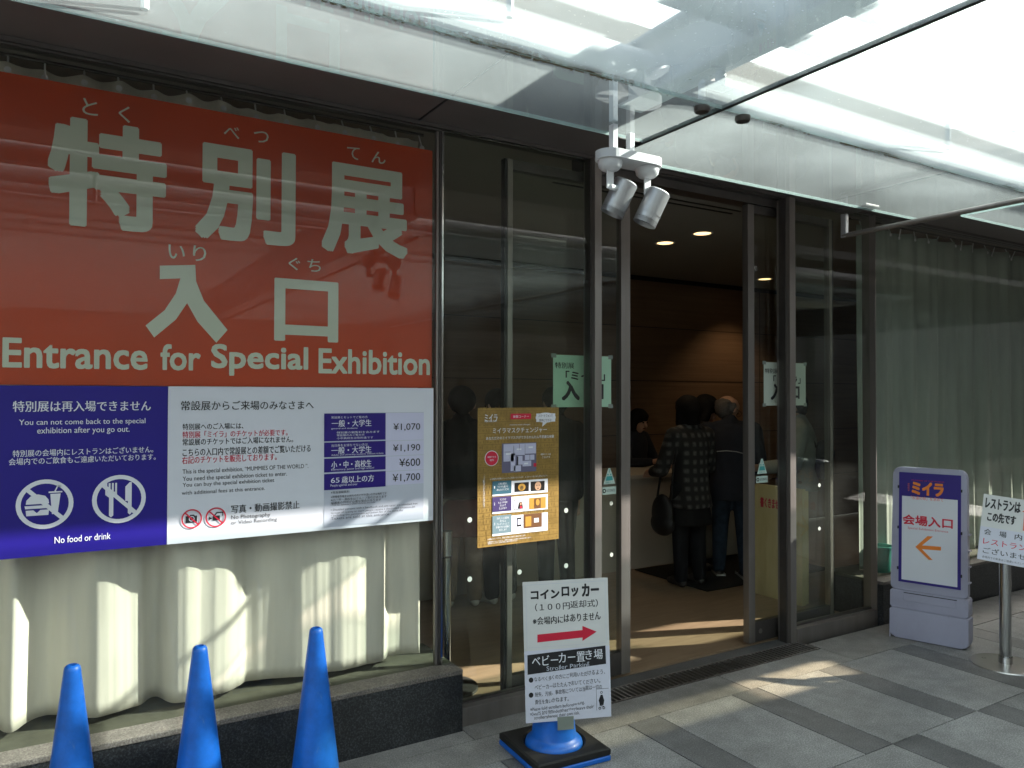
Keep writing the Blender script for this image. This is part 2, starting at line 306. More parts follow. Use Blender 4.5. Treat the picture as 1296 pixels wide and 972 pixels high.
# ------------------------------------------------------------------ mesh helpers
class MB:
    def __init__(s): s.bm = bmesh.new()
    def face(s, pts):
        return s.bm.faces.new([s.bm.verts.new(p) for p in pts])
    def box(s, x0, x1, y0, y1, z0, z1, bev=0.):
        r = bmesh.ops.create_cube(s.bm, size=1)['verts']
        for v in r: v.co = Vector((x0 if v.co.x < 0 else x1, y0 if v.co.y < 0 else y1, z0 if v.co.z < 0 else z1))
        if bev:
            es = list({e for v in r for e in v.link_edges})
            bmesh.ops.bevel(s.bm, geom=es, offset=bev, segments=2, affect='EDGES', profile=.7)
        return s
    def obox(s, O, u, v, n, w, h, d, bev=0.):      # box spanned by axes, centred on O
        r = bmesh.ops.create_cube(s.bm, size=1)['verts']
        for q in r: q.co = O + u*(q.co.x*w) + v*(q.co.y*h) + n*(q.co.z*d)
        if bev:
            es = list({e for q in r for e in q.link_edges}); bmesh.ops.bevel(s.bm, geom=es, offset=bev, segments=3, affect='EDGES', profile=.6)
        return s
    def tube(s, p, q, r0, r1=None, n=16, caps=True):
        p = Vector(p); q = Vector(q); r1 = r0 if r1 is None else r1; d = (q-p).normalized()
        a = d.orthogonal().normalized(); b = d.cross(a); R = []
        for c, r in ((p, r0), (q, r1)):
            R.append([s.bm.verts.new(c+(a*math.cos(2*math.pi*i/n)+b*math.sin(2*math.pi*i/n))*r) for i in range(n)])
        for i in range(n):
            j = (i+1) % n; s.bm.faces.new((R[0][i], R[0][j], R[1][j], R[1][i]))
        if caps: s.bm.faces.new(R[0][::-1]); s.bm.faces.new(R[1])
        return s
    def lathe(s, prof, c=(0, 0, 0), n=40, close=False):
        c = Vector(c); R = []
        for r, z in prof: R.append([s.bm.verts.new(c+Vector((r*math.cos(2*math.pi*i/n), r*math.sin(2*math.pi*i/n), z))) for i in range(n)])
        for k in range(len(R)-1):
            for i in range(n):
                j = (i+1) % n; s.bm.faces.new((R[k][i], R[k][j], R[k+1][j], R[k+1][i]))
        if close: s.bm.faces.new(R[0][::-1]); s.bm.faces.new(R[-1])
        return s
    def prism(s, pts, d):       # polygon extruded by vector d
        d = Vector(d); A = [s.bm.verts.new(Vector(p)) for p in pts]; B = [s.bm.verts.new(Vector(p)+d) for p in pts]
        s.bm.faces.new(A[::-1]); s.bm.faces.new(B); n = len(pts)
        for i in range(n): s.bm.faces.new((A[i], A[(i+1) % n], B[(i+1) % n], B[i]))
        return s
    def ball(s, c, r, sc=(1, 1, 1), sub=3, R=None):
        q = bmesh.ops.create_icosphere(s.bm, subdivisions=sub, radius=r)['verts']
        for v in q:
            p = Vector((v.co.x*sc[0], v.co.y*sc[1], v.co.z*sc[2]))
            if R: p = R @ p
            v.co = Vector(c)+p
        return s
    def build(s, name, m, parent=None, smooth=False, auto=False):
        me = bpy.data.meshes.new(name); bmesh.ops.recalc_face_normals(s.bm, faces=s.bm.faces[:]); s.bm.to_mesh(me); s.bm.free()
        for x in (m if isinstance(m, (list, tuple)) else [m]): me.materials.append(M[x])
        if smooth:
            for p in me.polygons: p.use_smooth = True
            if auto:
                me.set_sharp_from_angle(angle=RAD(35))
        return link(name, me, parent)
def link(name, me, parent=None):
    o = bpy.data.objects.new(name, me); COL.objects.link(o)
    if parent: adopt(o, parent)
    return o
MW = {}
def adopt(o, parent):
    o.parent = parent; o.matrix_parent_inverse = Matrix.Translation(-MW.get(parent.name, Vector((0, 0, 0))))
def tag(o, label, cat, group=None, kind=None):
    o['label'] = label; o['category'] = cat
    if group: o['group'] = group
    if kind: o['kind'] = kind
    return o
def thing(name, label, cat, loc=(0, 0, 0), group=None):     # an Empty at the base; parts are modelled in world space
    o = bpy.data.objects.new(name, None); o.empty_display_size = .1; COL.objects.link(o); o.location = loc
    MW[o.name] = Vector(loc); return tag(o, label, cat, group)
def structure(o): o['kind'] = 'structure'; return o
def copy_thing(src, delta, label=None, group=None):
    c = src.copy(); COL.objects.link(c); c.location = Vector(src.location)+Vector(delta); MW[c.name] = Vector(c.location)
    if label: c['label'] = label
    if group: c['group'] = group
    def kids(a, b):
        for ch in list(a.children):
            k = ch.copy(); COL.objects.link(k); k.parent = b; k.matrix_parent_inverse = ch.matrix_parent_inverse.copy(); kids(ch, k)
    kids(src, c); return c

# lettering -----------------------------------------------------------------
_T = {}
def glyphs(body, bold=0.):
    k = (body, bold)
    if k not in _T:
        c = bpy.data.curves.new('lettering', 'FONT'); c.body = body; c.offset = bold; c.resolution_u = 3; c.fill_mode = 'FRONT'
        o = bpy.data.objects.new('lettering', c); me = o.to_mesh()
        vs = [(v.co.x, v.co.y) for v in me.vertices]; fs = [tuple(p.vertices) for p in me.polygons]
        o.to_mesh_clear(); bpy.data.objects.remove(o); bpy.data.curves.remove(c)
        x0 = min(v[0] for v in vs); x1 = max(v[0] for v in vs); y0 = min(v[1] for v in vs); y1 = max(v[1] for v in vs)
        _T[k] = ([((x-x0)/max(1e-6, x1-x0), (y-y0)/max(1e-6, y1-y0)) for x, y in vs], fs, (x1-x0)/max(1e-6, y1-y0))
    return _T[k]

class Board:
    """A flat panel with printed layers; O is its centre, u right, v up, n towards the viewer."""
    def __init__(s, parent, O, u, v, w, h, t, panel_mat, panel_name='panel', bev=0.):
        s.O = Vector(O); s.u = Vector(u).normalized(); s.v = Vector(v).normalized(); s.n = s.u.cross(s.v); s.w = w; s.h = h; s.p = parent; s.L = {}
        if panel_mat:
            MB().obox(s.O - s.n*t/2, s.u, s.v, s.n, w, h, t, bev).build(panel_name, panel_mat, parent)
    def px(s, x, y):
        d = ray(x, y); t = (s.O-CAM).dot(s.n)/d.dot(s.n); P = CAM+d*t-s.O; return P.dot(s.u), P.dot(s.v)
    def w3(s, a, b, lay): return s.O + s.u*a + s.v*b + s.n*(.0009+.0007*lay)
    def _l(s, name, m, lay):
        k = (name, m, lay)
        if k not in s.L: s.L[k] = MB()
        return s.L[k]
    def poly(s, pts, m, lay=0, name='print'): s._l(name, m, lay).face([s.w3(a, b, lay) for a, b in pts])
    def ppoly(s, pts, m, lay=0, name='print'): s.poly([s.px(*p) for p in pts], m, lay, name)
    def rect(s, a0, a1, b0, b1, m, lay=0, name='print'): s.poly([(a0, b0), (a1, b0), (a1, b1), (a0, b1)], m, lay, name)
    def prect(s, x0, x1, yt, yb, m, lay=0, name='print'):      # horizontal edges measured at the mid x
        xc = (x0+x1)/2; a0 = s.px(x0, (yt+yb)/2)[0]; a1 = s.px(x1, (yt+yb)/2)[0]; s.rect(a0, a1, s.px(xc, yb)[1], s.px(xc, yt)[1], m, lay, name)
    def ell(s, c, ra, rb, m, lay=0, name='print', n=28): s.poly([(c[0]+ra*math.cos(2*math.pi*i/n), c[1]+rb*math.sin(2*math.pi*i/n)) for i in range(n)], m, lay, name)
    def ring(s, c, r0, r1, m, lay=0, name='print', n=36):
        for i in range(n):
            a = 2*math.pi*i/n; b = 2*math.pi*(i+1)/n
            s.poly([(c[0]+r*math.cos(t), c[1]+r*math.sin(t)) for r, t in ((r0, a), (r1, a), (r1, b), (r0, b))], m, lay, name)
    def line(s, p, q, wd, m, lay=0, name='print'):
        p = Vector(p); q = Vector(q); d = (q-p).normalized(); e = Vector((-d.y, d.x))*wd/2; s.poly([p-e, q-e, q+e, p+e], m, lay, name)
    def text(s, body, a0, a1, b0, b1, m, bold=0., lay=1, name='lettering', skew=0.):
        # heavier strokes: the same letters laid a hair apart, as thick as the stroke gain (bold, in letter heights)
        vs, fs, asp = glyphs(body); bm = s._l(name, m, lay).bm; g = bold*(b1-b0)
        if bold <= 0: sh = [(0, 0)]
        elif g < .0012: sh = [(-g*.7, 0), (g*.7, 0)]
        else:
            n = 6 if g < .004 else 12; sh = [(g*math.cos(2*math.pi*i/n), g*math.sin(2*math.pi*i/n)) for i in range(n)]; sh = [(max(-g, min(g, x*1.42)), max(-g, min(g, y*1.42))) for x, y in sh]
        for q, (dx, dy) in enumerate(sh):
            d = s.n*(q*.00004)
            V = [bm.verts.new(s.w3(a0+g+(a1-a0-2*g)*x+skew*y+dx, b0+g+(b1-b0-2*g)*y+dy, lay)+d) for x, y in vs]
            for f in fs:
                try: bm.faces.new([V[i] for i in f])
                except ValueError: pass
    def ptext(s, body, x0, x1, yt, yb, m, bold=0., lay=1, name='lettering', skew=0.):
        xc = (x0+x1)/2; ym = (yt+yb)/2
        s.text(body, s.px(x0, ym)[0], s.px(x1, ym)[0], s.px(xc, yb)[1], s.px(xc, yt)[1], m, bold, lay, name, skew)
    def done(s):
        for (name, m, lay), mb in s.L.items(): mb.build(name, m, s.p)
X_, Y_, Z_ = Vector((1, 0, 0)), Vector((0, 1, 0)), Vector((0, 0, 1))

# ================================================================== ground and paving
MB().box(-150, 150, -150, 150, -.30, -.03).build('ground', 'ground_soil')['kind'] = 'structure'
def pavers():
    mb = MB(); lay = mb.bm.faces.layers.float.new('var'); J = .0028
    def slab(x0, x1, y0, y1, mi):
        n0 = set(mb.bm.faces); mb.box(x0+J, x1-J, y0+J, y1-J, -.028, random.uniform(-.0006, .0006), .0015); k = random.uniform(-.35, .35)
        for f in mb.bm.faces:
            if f not in n0: f.material_index = mi; f[lay] = k
    y = 2.055; row = 0
    rows = [(2.055, 2.82)]+[(2.055-.77*(i+1), 2.055-.77*i) for i in range(9)]
    for ri, (a, b) in enumerate(rows):
        sh = 2.352+.19*ri
        for k in range(-10, 22):
            x = sh+.695*k
            if not -4 < x < 13: continue
            slab(x, x+.192, a, b, 1); slab(x+.192, x+.695, a, b, 0)
    xs = [-4.8, -3.47, -2.14, -.81, .52, 1.855, 3.19]
    for a, b in zip(xs, xs[1:]): slab(a, b, 2.82, 3.05, 2)
    slab(3.19, 4.075, 2.82, 3.05, 2); slab(4.075, 5.2, 2.82, 3.15, 2); slab(5.2, 6.5, 2.82, 3.15, 2); slab(6.5, 8.5, 2.82, 3.15, 2); slab(8.5, 13, 2.82, 3.15, 2)
    slab(-4.8, -.81, 3.05, 3.16, 2); slab(-.81, .52, 3.05, 3.16, 2); slab(.52, 1.66, 3.05, 3.16, 2)
    slab(1.66, 2.40, 3.05, 3.2, 2)
    return mb.build('paving', ['paver_light', 'paver_dark', 'paver_border'])
structure(pavers())
mb = MB(); mb.box(2.40, 4.06, 3.21, 3.305, -.03, 0.001, .002); structure(mb.build('threshold_step', 'threshold_stone'))
mb = MB(); mb.box(1.66, 12, 3.335, 8, -.03, 0.0); mb.box(-3, 1.66, 3.62, 8, -.03, 0); structure(mb.build('indoor_floor', 'wood_floor'))

# drain grate
t = thing('drain_grate', 'long slotted steel drain grate set in the paving along the doorway', 'drain grate', (3.23, 3.13, 0))
mb = MB(); mb.box(2.40, 4.06, 3.052, 3.208, -.03, -.022); mb.build('channel', 'black', t)
mb = MB(); mb.box(2.40, 4.06, 3.052, 3.060, -.022, .003); mb.box(2.40, 4.06, 3.200, 3.208, -.022, .003); mb.box(2.40, 2.408, 3.06, 3.2, -.022, .003); mb.box(4.052, 4.06, 3.06, 3.2, -.022, .003)
mb.build('frame', 'steel', t)
mb = MB(); x = 2.42
while x < 4.04: mb.box(x, x+.011, 3.06, 3.2, -.018, .001); x += .033
mb.build('bars', 'brushed', t)

# ================================================================== building
b = thing('exhibition_hall', 'dark fronted exhibition hall with wood panelled lobby behind the glass', 'building', (3, 5, 0))
mb = MB(); mb.box(-3, 12, 2.235, 3.26, 2.825, 2.86); mb.build('soffit', 'bronze_soffit', b)
mb = MB()
mb.bm.free()
for x in (-1.45, 1.46, 4.37, 7.28): mb = MB(); mb.box(x-.004, x+.004, 2.245, 3.25, 2.821, 2.8245); mb.build('soffit_joint', 'black', b)
mb = MB(); mb.box(-3, 12, 3.27, 8.2, 2.84, 2.95); mb.build('ceiling', 'ceiling_paint', b)
mb = MB(); mb.box(-3, 12, 2.6, 8.2, 3.0, 3.2); mb.build('roof_slab', 'concrete', b)
mb = MB(); mb.box(-3, 12, 6.3, 6.4, .01, 2.84)
bw = mb.build('back_wall', 'wood_wall', b)
mb = MB()
for z in (.55, 1.13, 1.71, 2.29): mb.box(-2.9, 11.9, 6.2965, 6.299, z-.003, z+.003)
mb.box(-2.9, 11.9, 6.2965, 6.2995, 2.79, 2.838)
for x in (-.5, 2.1, 4.7, 7.3, 9.9): mb.box(x-.003, x+.003, 6.2965, 6.2994, .02, 2.79)
mb.build('panel_seam', 'black', bw)
for x in (-3.1, 12): mb = MB(); mb.box(x, x+.1, 2.4, 8.2, -.02, 3); mb.build('side_wall', 'inner_wall', b)
mb = MB(); mb.box(1.2, 1.28, 3.95, 6.29, .0, 2.83); mb.build('partition_wall', 'inner_wall', b)
# glazing head and door head
mb = MB(); mb.box(-3, 12, 3.255, 3.30, 2.80, 2.838); mb.box(-3, 12, 3.235, 3.2545, 2.806, 2.8235); mb.build('glazing_head', 'steel_dark', b)
mb = MB(); mb.box(2.446, 4.040, 3.302, 3.40, 2.755, 2.838); mb.build('door_head', 'steel_dark', b)
# ceiling slots
mb = MB()
for y in (3.72, 3.80): mb.box(2.6, 4.13, y, y+.018, 2.835, 2.8395)
mb.build('air_slot', 'black', b)

# stone plinths under the shop windows
def plinth(name, x0, x1, label):
    t = thing(name, label, 'plinth', ((x0+x1)/2, 3.22, 0))
    mb = MB(); mb.box(x0, x1, 3.160, 3.60, -.02, .262); mb.build('base', 'plinth_granite', t)
    mb = MB(); mb.box(x0, x1, 3.156, 3.275, .262, .283, .004); mb.build('coping', 'plinth_cap', t)
    mb = MB(); mb.box(x0, x1, 3.2755, 3.60, .262, .282); mb.build('inner_ledge', 'ledge_dark', t)
plinth('granite_plinth', -3, 1.655, 'speckled black granite plinth under the curtained window behind the three cones')
plinth('granite_plinth', 4.88, 12, 'dark granite plinth behind the blue-topped stand and the restaurant sign')

# shop windows
def window(x0, x1, label, cat='window', dots=()):
    t = thing('shop_window', label, cat, ((x0+x1)/2, 3.28, .283))
    mb = MB(); mb.box(x0, x1, 3.276, 3.286, .283, 2.80); mb.build('pane', 'window_glass', t)
    mb = MB(); mb.box(x0-.012, x0, 3.268, 3.292, .283, 2.80); mb.box(x1, x1+.012, 3.268, 3.292, .283, 2.80); mb.build('edge_strip', 'steel', t)
    return t
window(-2.9, 1.566, 'large window carrying the red and blue posters, pale curtain behind it')
window(4.955, 11.9, 'large window with grey-green curtain right of the entrance')
def sidelight(x0, x1, label, dots):
    t = thing('side_window', label, 'window', ((x0+x1)/2, 3.24, 0))
    mb = MB(); mb.box(x0, x1, 3.243, 3.253, .088, 2.805); mb.build('pane', 'door_glass', t)
    mb = MB(); mb.box(x0, x1, 3.195, 3.30, -.02, .086, .004); mb.build('sill', 'steel', t)
    mb = MB(); mb.box(x0, x1, 3.238, 3.258, .086, .096); mb.build('glazing_bead', 'steel_dark', t)
    for (x, y) in dots:
        P = atY(x, y, 3.242); mb = MB(); mb.tube((P.x, 3.2425, P.z), (P.x, 3.2415, P.z), .0125, n=24); mb.build('marker_dot', 'marker_dot', t)
sidelight(1.60, 2.444, 'tall fixed pane left of the door, brown poster stuck on it', ((594.5, 658), (594.5, 733), (657.5, 724), (716.5, 646), (716.5, 716)))
sidelight(4.042, 4.868, 'tall fixed pane between the right door post and the green curtain', ((1037, 614), (1037, 669)))
t = thing('corner_post', 'slim steel corner post at the right end of the entrance glazing', 'post', (4.885, 3.22, 0))
mb = MB(); mb.box(4.870, 4.878, 3.20, 3.30, -.02, 2.80); mb.build('flange', 'steel', t); mb = MB(); mb.box(4.8785, 4.94, 3.2605, 3.30, .284, 2.80); mb.build('mullion', 'steel_dark', t)
t = thing('corner_post', 'slim bright glass-edge post between the red poster and the entrance', 'post', (1.59, 3.28, .283))
mb = MB(); mb.box(1.5795, 1.598, 3.262, 3.30, .284, 2.80); mb.build('mullion', 'steel_dark', t); mb = MB(); mb.box(1.588, 1.5975, 3.254, 3.2612, .284, 2.80); mb.build('bead', 'chrome', t)

# door posts and sliding leaves
def doorpost(x0, x1, label):
    t = thing('door_post', label, 'door post', ((x0+x1)/2, 3.25, 0))
    mb = MB(); mb.box(x0, x1, 3.20, 3.30, -.02, 2.804, .002); mb.build('post', 'steel', t)
    mb = MB(); mb.box(x0-.012, x0-.0005, 3.225, 3.275, 0, 2.80); mb.build('seal', 'steel_dark', t)
doorpost(2.452, 2.497, 'stainless steel door post left of the doorway beside the brown poster')
doorpost(3.986, 4.040, 'stainless steel door post right of the doorway with a sunlit lower face')
def leaf(x0, x1, lead_right, label, dots):
    t = thing('sliding_door', label, 'door', ((x0+x1)/2, 3.335, 0))
    L = (x0, x0+.030) if lead_right else (x0, x0+.056); R = (x1-.064, x1) if lead_right else (x1-.03, x1)
    mb = MB(); mb.box(L[0], L[1], 3.312, 3.358, .012, 2.752, .002); mb.build('stile', 'steel', t)
    mb = MB(); mb.box(R[0], R[1], 3.312, 3.358, .012, 2.752, .002); mb.build('stile', 'steel', t)
    mb = MB(); mb.box(L[1]+.0005, R[0]-.0005, 3.316, 3.354, .012, .135); mb.build('bottom_rail', 'steel_dark', t)
    mb = MB(); mb.box(L[1]+.0005, R[0]-.0005, 3.316, 3.354, 2.70, 2.752); mb.build('top_rail', 'steel_dark', t)
    mb = MB(); mb.box(L[1]+.0005, R[0]-.0005, 3.330, 3.340, .1355, 2.6995); mb.build('pane', 'door_glass', t)
    mb = MB(); sx = L[0]-.016 if lead_right else R[1]+.001; mb.box(sx, sx+.015, 3.318, 3.352, .012, 2.752); mb.build('seal', 'black', t)
    mb = MB(); xc = R[0]-.10 if lead_right else L[1]+.05; mb.tube((xc, 3.3158, .075), (xc, 3.313, .075), .016, n=20); mb.build('lock', 'steel', t, True, True)
    for (x, y) in dots:
        P = atY(x, y, 3.329); mb = MB(); mb.tube((P.x, 3.3294, P.z), (P.x, 3.3284, P.z), .0115, n=24); mb.build('marker_dot', 'marker_dot', t)
leaf(1.985, 2.785, True, 'left glass sliding door leaf, slid open behind the fixed pane', ((773.5, 637), (774, 702)))
leaf(3.735, 4.56, False, 'right glass sliding door leaf, slid open with a paper notice on it', ())
mb = MB(); mb.box(2.50, 3.984, 3.306, 3.334, -.03, -.012); tag(mb.build('door_track', 'black'), 'black recessed floor track across the open doorway', 'door track')

# ================================================================== glass canopy
def pane(x0, x1, y0, y1, z, label, gm='canopy_glass'):
    t = thing('glass_canopy', label, 'glass canopy', ((x0+x1)/2, (y0+y1)/2, z), 'glass panes of the canopy')
    mb = MB(); mb.box(x0, x1, y0, y1, z, z+.012); mb.build('glass', gm, t)
    mb = MB(); mb.box(x0, x1, y1+.0005, y1+.0035, z-.0005, z+.0125); mb.build('polished_edge', 'glass_edge', t)
    mb = MB(); mb.box(x1+.0005, x1+.0025, y0, y1, z, z+.012); mb.build('polished_edge', 'glass_edge', t)
    mb = MB(); mb.box(x0-.0025, x0-.0005, y0, y1, z, z+.012); mb.build('polished_edge', 'glass_edge', t)
pane(-3.5, 1.902, 1.806, 2.190, 2.5, 'dusty canopy glass pane above the red poster, nearest the wall', 'canopy_glass_near')
pane(-3.5, 1.902, -3.4, 1.794, 2.5, 'large canopy glass pane over the cones beyond the grimy joint', 'canopy_glass_dusty')
pane(1.916, 4.05, 1.806, 2.388, 2.5, 'dusty canopy glass pane above the doorway, nearest the wall')
pane(1.916, 4.05, -3.4, 1.794, 2.5, 'bright canopy glass pane outward of the round bolts, above the paving', 'canopy_glass_milky')
pane(4.12, 7.2, 1.806, 2.214, 2.5, 'canopy glass pane over the blue-topped stand at the right')
pane(4.12, 7.2, -3.4, 1.794, 2.5, 'outer canopy glass pane at the far right over the paving', 'canopy_glass_milky')
mb = MB(); mb.box(1.9025, 1.9155, -3.4, 2.30, 2.4985, 2.5135); tag(mb.build('sealant_joint', 'black'), 'long dark sealant joint running outward between two canopy panes', 'sealant joint')
t = thing('canopy_rail', 'white aluminium rail between the canopy panes at the right', 'rail', (4.09, .5, 2.49))
mb = MB(); mb.box(4.066, 4.108, -3.4, 1.80, 2.488, 2.52, .003); mb.build('rail', 'white_metal', t)
mb = MB(); mb.box(4.085, 4.090, -3.4, 1.795, 2.485, 2.4875); mb.build('groove', 'black', t)
# steelwork above the glass
t = thing('canopy_beam', 'grey steel cross beam bolted above the canopy glass near the spotlights', 'beam', (1.95, .6, 2.68))
mb = MB(); mb.box(1.90, 1.912, -3.4, 2.27, 2.66, 2.86); mb.build('web', 'beam_grey', t)
mb = MB(); mb.box(1.85, 1.962, -3.4, 2.27, 2.8605, 2.872); mb.box(1.85, 1.962, -3.4, 2.27, 2.648, 2.6595); mb.build('flange', 'beam_grey', t)
mb = MB(); mb.box(1.888, 1.8995, 1.05, 1.55, 2.69, 2.83); mb.build('splice_plate', 'beam_grey', t)
for y in (1.18, 1.42): mb = MB(); mb.tube((1.8875, y, 2.76), (1.868, y, 2.76), .02, n=6); mb.build('bolt', 'steel', t)
def crossbar(y, z, r, label, x0=-3.5, x1=7.2, hang=(1.0, 3.0, 5.0)):
    t = thing('canopy_tube', label, 'steel tube', ((x0+x1)/2, y, z), 'steel tubes above the canopy')
    mb = MB(); mb.tube((x0, y, z), (x1, y, z), r, n=20); mb.build('tube', 'beam_grey', t, True, True)
    for x in hang: mb = MB(); mb.tube((x, y, z-r), (x, y, 2.513), .010, n=10); mb.build('hanger', 'white_metal', t, True, True)
crossbar(2.10, 2.74, .050, 'grey steel tube above the left canopy pane, closest to the wall', -3.5, 1.84, (-2, 0.2))
crossbar(1.66, 2.74, .045, 'grey steel tube above the canopy, second from the wall')
crossbar(1.42, 2.74, .045, 'grey steel tube above the canopy, third from the wall')
crossbar(1.16, 2.74, .045, 'grey steel tube above the left canopy pane, outermost from the wall', -3.5, 1.84, (-2, 1.0))
# spider fitting at the pane corner
t = thing('spider_fitting', 'steel spider fitting with two dark round bolts under the canopy', 'glass fitting', (1.91, 1.8, 2.5))
for x, y in ((1.825, 1.81), (2.006, 1.80)):
    mb = MB(); mb.lathe([(.0005, -.022), (.022, -.022), (.026, -.016), (.026, -.004), (.018, -.0006), (.0005, -.0006)], (x, y, 2.5), 28); f = mb.build('bolt_cap', 'steel_dark', t, True, True)
    mb = MB(); mb.tube((x, y, 2.513), (x, y, 2.57), .012); mb.build('bolt_stem', 'white_metal', t, True, True)
mb = MB(); mb.tube((1.825, 1.81, 2.575), (2.006, 1.80, 2.575), .014); mb.tube((1.906, 1.805, 2.575), (1.906, 1.805, 2.647), .018); mb.build('arm', 'white_metal', t, True, True)
# gutter rod at the right
t = thing('canopy_rod', 'grey steel rod hung under the canopy at the right on a short hanger', 'rod', (3.57, 1.2, 2.4))
mb = MB(); mb.tube((3.572, 2.53, 2.392), (3.54, -.6, 2.392), .0125, n=14); mb.build('rod', 'steel', t, True, True)
mb = MB(); mb.box(3.561, 3.583, 2.505, 2.535, 2.382, 2.505, .002); mb.build('hanger', 'alu', t)
mb = MB(); mb.box(3.52, 3.63, 2.36, 2.54, 2.5135, 2.524, .002); mb.build('clamp', 'steel_dark', t)
# unseen deck added to shade the paving; its slot stands in for glass-reflected sun
t = thing('sun_block_deck', 'unseen grey metal deck added to block the sun, with a slot for a sun patch', 'roof', (9.5, -1, 2.9))
SL = dict(x0=5.0, x1=8.75, y0=.93, y1=1.22)
mb = MB(); z0, z1 = 2.90, 3.0
mb.box(4.95, 15, -5, SL['y0'], z0, z1); mb.box(4.95, SL['x0'], SL['y0'], 1.745, z0, z1); mb.box(SL['x0'], 15, SL['y1'], 1.745, z0, z1); mb.box(SL['x1'], 15, SL['y0'], SL['y1'], z0, z1)
mb.build('deck', 'deck_metal', t)
mb = MB(); mb.box(SL['x0'], SL['x1'], SL['y0'], SL['y1'], 2.93, 2.936); mb.build('sun_slot', 'sun_slot_film', t)  # added opening: direct sun here replaces light mirrored down by the facade glass
for x in (5.4, 14.5): mb = MB(); mb.tube((x, -4.6, -.03), (x, -4.6, 2.9), .09, n=20); mb.build('column', 'deck_metal', t, True, True)
t = thing('forecourt_wall', 'tall dark concrete wall closing the forecourt at the right', 'wall', (17, -2, 0))
mb = MB(); mb.box(17, 17.3, -9, 9, -.03, 3.4); mb.build('wall', 'concrete', t)
mb = MB(); mb.box(16.95, 17.35, -9, 9, 3.4, 3.5); mb.build('coping', 'concrete', t)
t = thing('sun_block_tower', 'unseen tall concrete block added to keep the sun off the forecourt', 'building', (22, -14, 0))  # added out of view, sized to shade the forecourt but leave canopy and facade sunlit
mb = MB(); mb.box(17.4, 18.9, -26, -3.9, -.03, 10.85); mb.build('wall', 'concrete', t)
for k in range(5): mb = MB(); mb.box(17.36, 17.395, -24+4.2*k, -20.6+4.2*k, 1, 10); mb.build('window', 'window_glass', t)
mb = MB(); mb.box(17.3, 19.0, -26.1, -3.9, 10.85, 10.95); mb.build('roof', 'concrete', t)
# building across the way (only seen mirrored in the glass)
t = thing('facing_building', 'dark concrete building across the forecourt', 'building', (3, -9, 0))
mb = MB(); mb.box(-14, 24, -10, -9, -.03, 7.6); mb.build('wall', 'pale_render', t)
for k in range(7): mb = MB(); mb.box(-12+5*k, -8.6+5*k, -8.998, -8.97, .2, 2.6); mb.build('window', 'window_glass', t)
mb = MB(); mb.box(-14, 24, -10.1, -8.7, 7.6, 7.8); mb.build('roof', 'concrete', t)

# ================================================================== curtains
def interp(kn, x):
    if x <= kn[0][0]: return kn[0][1]
    for i in range(len(kn)-1):
        if x <= kn[i+1][0]:
            p0 = kn[max(0, i-1)][1]; p1 = kn[i][1]; p2 = kn[i+1][1]; p3 = kn[min(len(kn)-1, i+2)][1]
            t = (x-kn[i][0])/(kn[i+1][0]-kn[i][0]); t2 = t*t; t3 = t2*t
            return .5*(2*p1+(p2-p0)*t+(2*p0-5*p1+4*p2-p3)*t2+(3*p1-p0-3*p2+p3)*t3)
    return kn[-1][1]
def curtain(label, x0, x1, yf, zb, zt, cm, loc, hooks):
    t = thing('curtain', label, 'curtain', loc); mb = MB(); n = int((x1-x0)/.0085); m = 46
    grid = []
    for i in range(n+1):
        x = x0+(x1-x0)*i/n; col = []
        for j in range(m+1):
            k = j/m; z0 = zb(x); zz = zt(x); z = z0+(zz-z0)*k
            col.append(mb.bm.verts.new((x+.006*math.sin(9*x+5*k), yf(x, k), z)))
        grid.append(col)
    for i in range(n):
        for j in range(m): mb.bm.faces.new((grid[i][j], grid[i+1][j], grid[i+1][j+1], grid[i][j+1]))
    o = mb.build('cloth', cm, t, True)
    sd = o.modifiers.new('thickness', 'SOLIDIFY'); sd.thickness = .0015
    mb = MB(); mb.tube((x0-.05, 3.44, 2.831), (x1+.04, 3.44, 2.831), .007, n=12); mb.build('curtain_rail', 'steel_dark', t, True, True)
    for x in hooks:
        y = yf(x, 1); mb = MB(); mb.tube((x, 3.44, 2.826), (x, y-.004, zt(x)-.03), .0035, n=8)
        mb.tube((x, y-.006, zt(x)-.032), (x, y-.003, zt(x)-.032), .012, n=16); mb.build('hook', 'white_metal', t, True, True)
    return t
# fold profile of the left curtain, measured at its hem
hem = [(0, 610), (18, 617), (40, 615), (78, 590), (110, 577), (150, 574), (210, 577), (265, 576), (330, 560), (383, 543), (405, 528), (432, 522), (470, 537), (505, 535), (560, 520), (622, 508), (655, 490), (672, 480), (735, 474), (800, 468), (905, 453), (1000, 434), (1045, 422), (1060, 412), (1115, 405), (1180, 400)]
KN = []
for a, c in hem:
    P = atZ(a/2.16, 640+c/2.16, .312); KN.append((P.x, P.y))
KN = sorted(KN); pre = [(-.75, 3.45), (-.62, 3.36), (-.5, 3.35), (-.42, 3.44), (-.30, 3.45)]
KN = pre+[k for k in KN if k[0] > -.25]
KN2 = [KN[0]]
for k in KN[1:]:
    if k[0]-KN2[-1][0] > .012: KN2.append(k)
def yl(x, k):
    y = interp(KN2, x)+.0016*math.sin(70*x+2*k)*(1-.5*k)+.004*math.sin(31*x-3*k)
    y = 3.42+(y-3.42)*1.12+.0007*math.sin(173*x+4*k)+.0004*math.sin(291*x-6*k); w = k*k*.7; return min(3.58, max(3.312, y*(1-w)+(3.42+.018*math.sin(47*x))*w))
HK = [atY(x, y, 3.42).x for x, y in ((10, 68), (57, 75), (107, 85), (150, 93), (195, 101), (237, 110), (281, 119), (324, 127), (361, 135), (399, 143), (434, 151), (470, 157), (502, 164), (532, 170))]
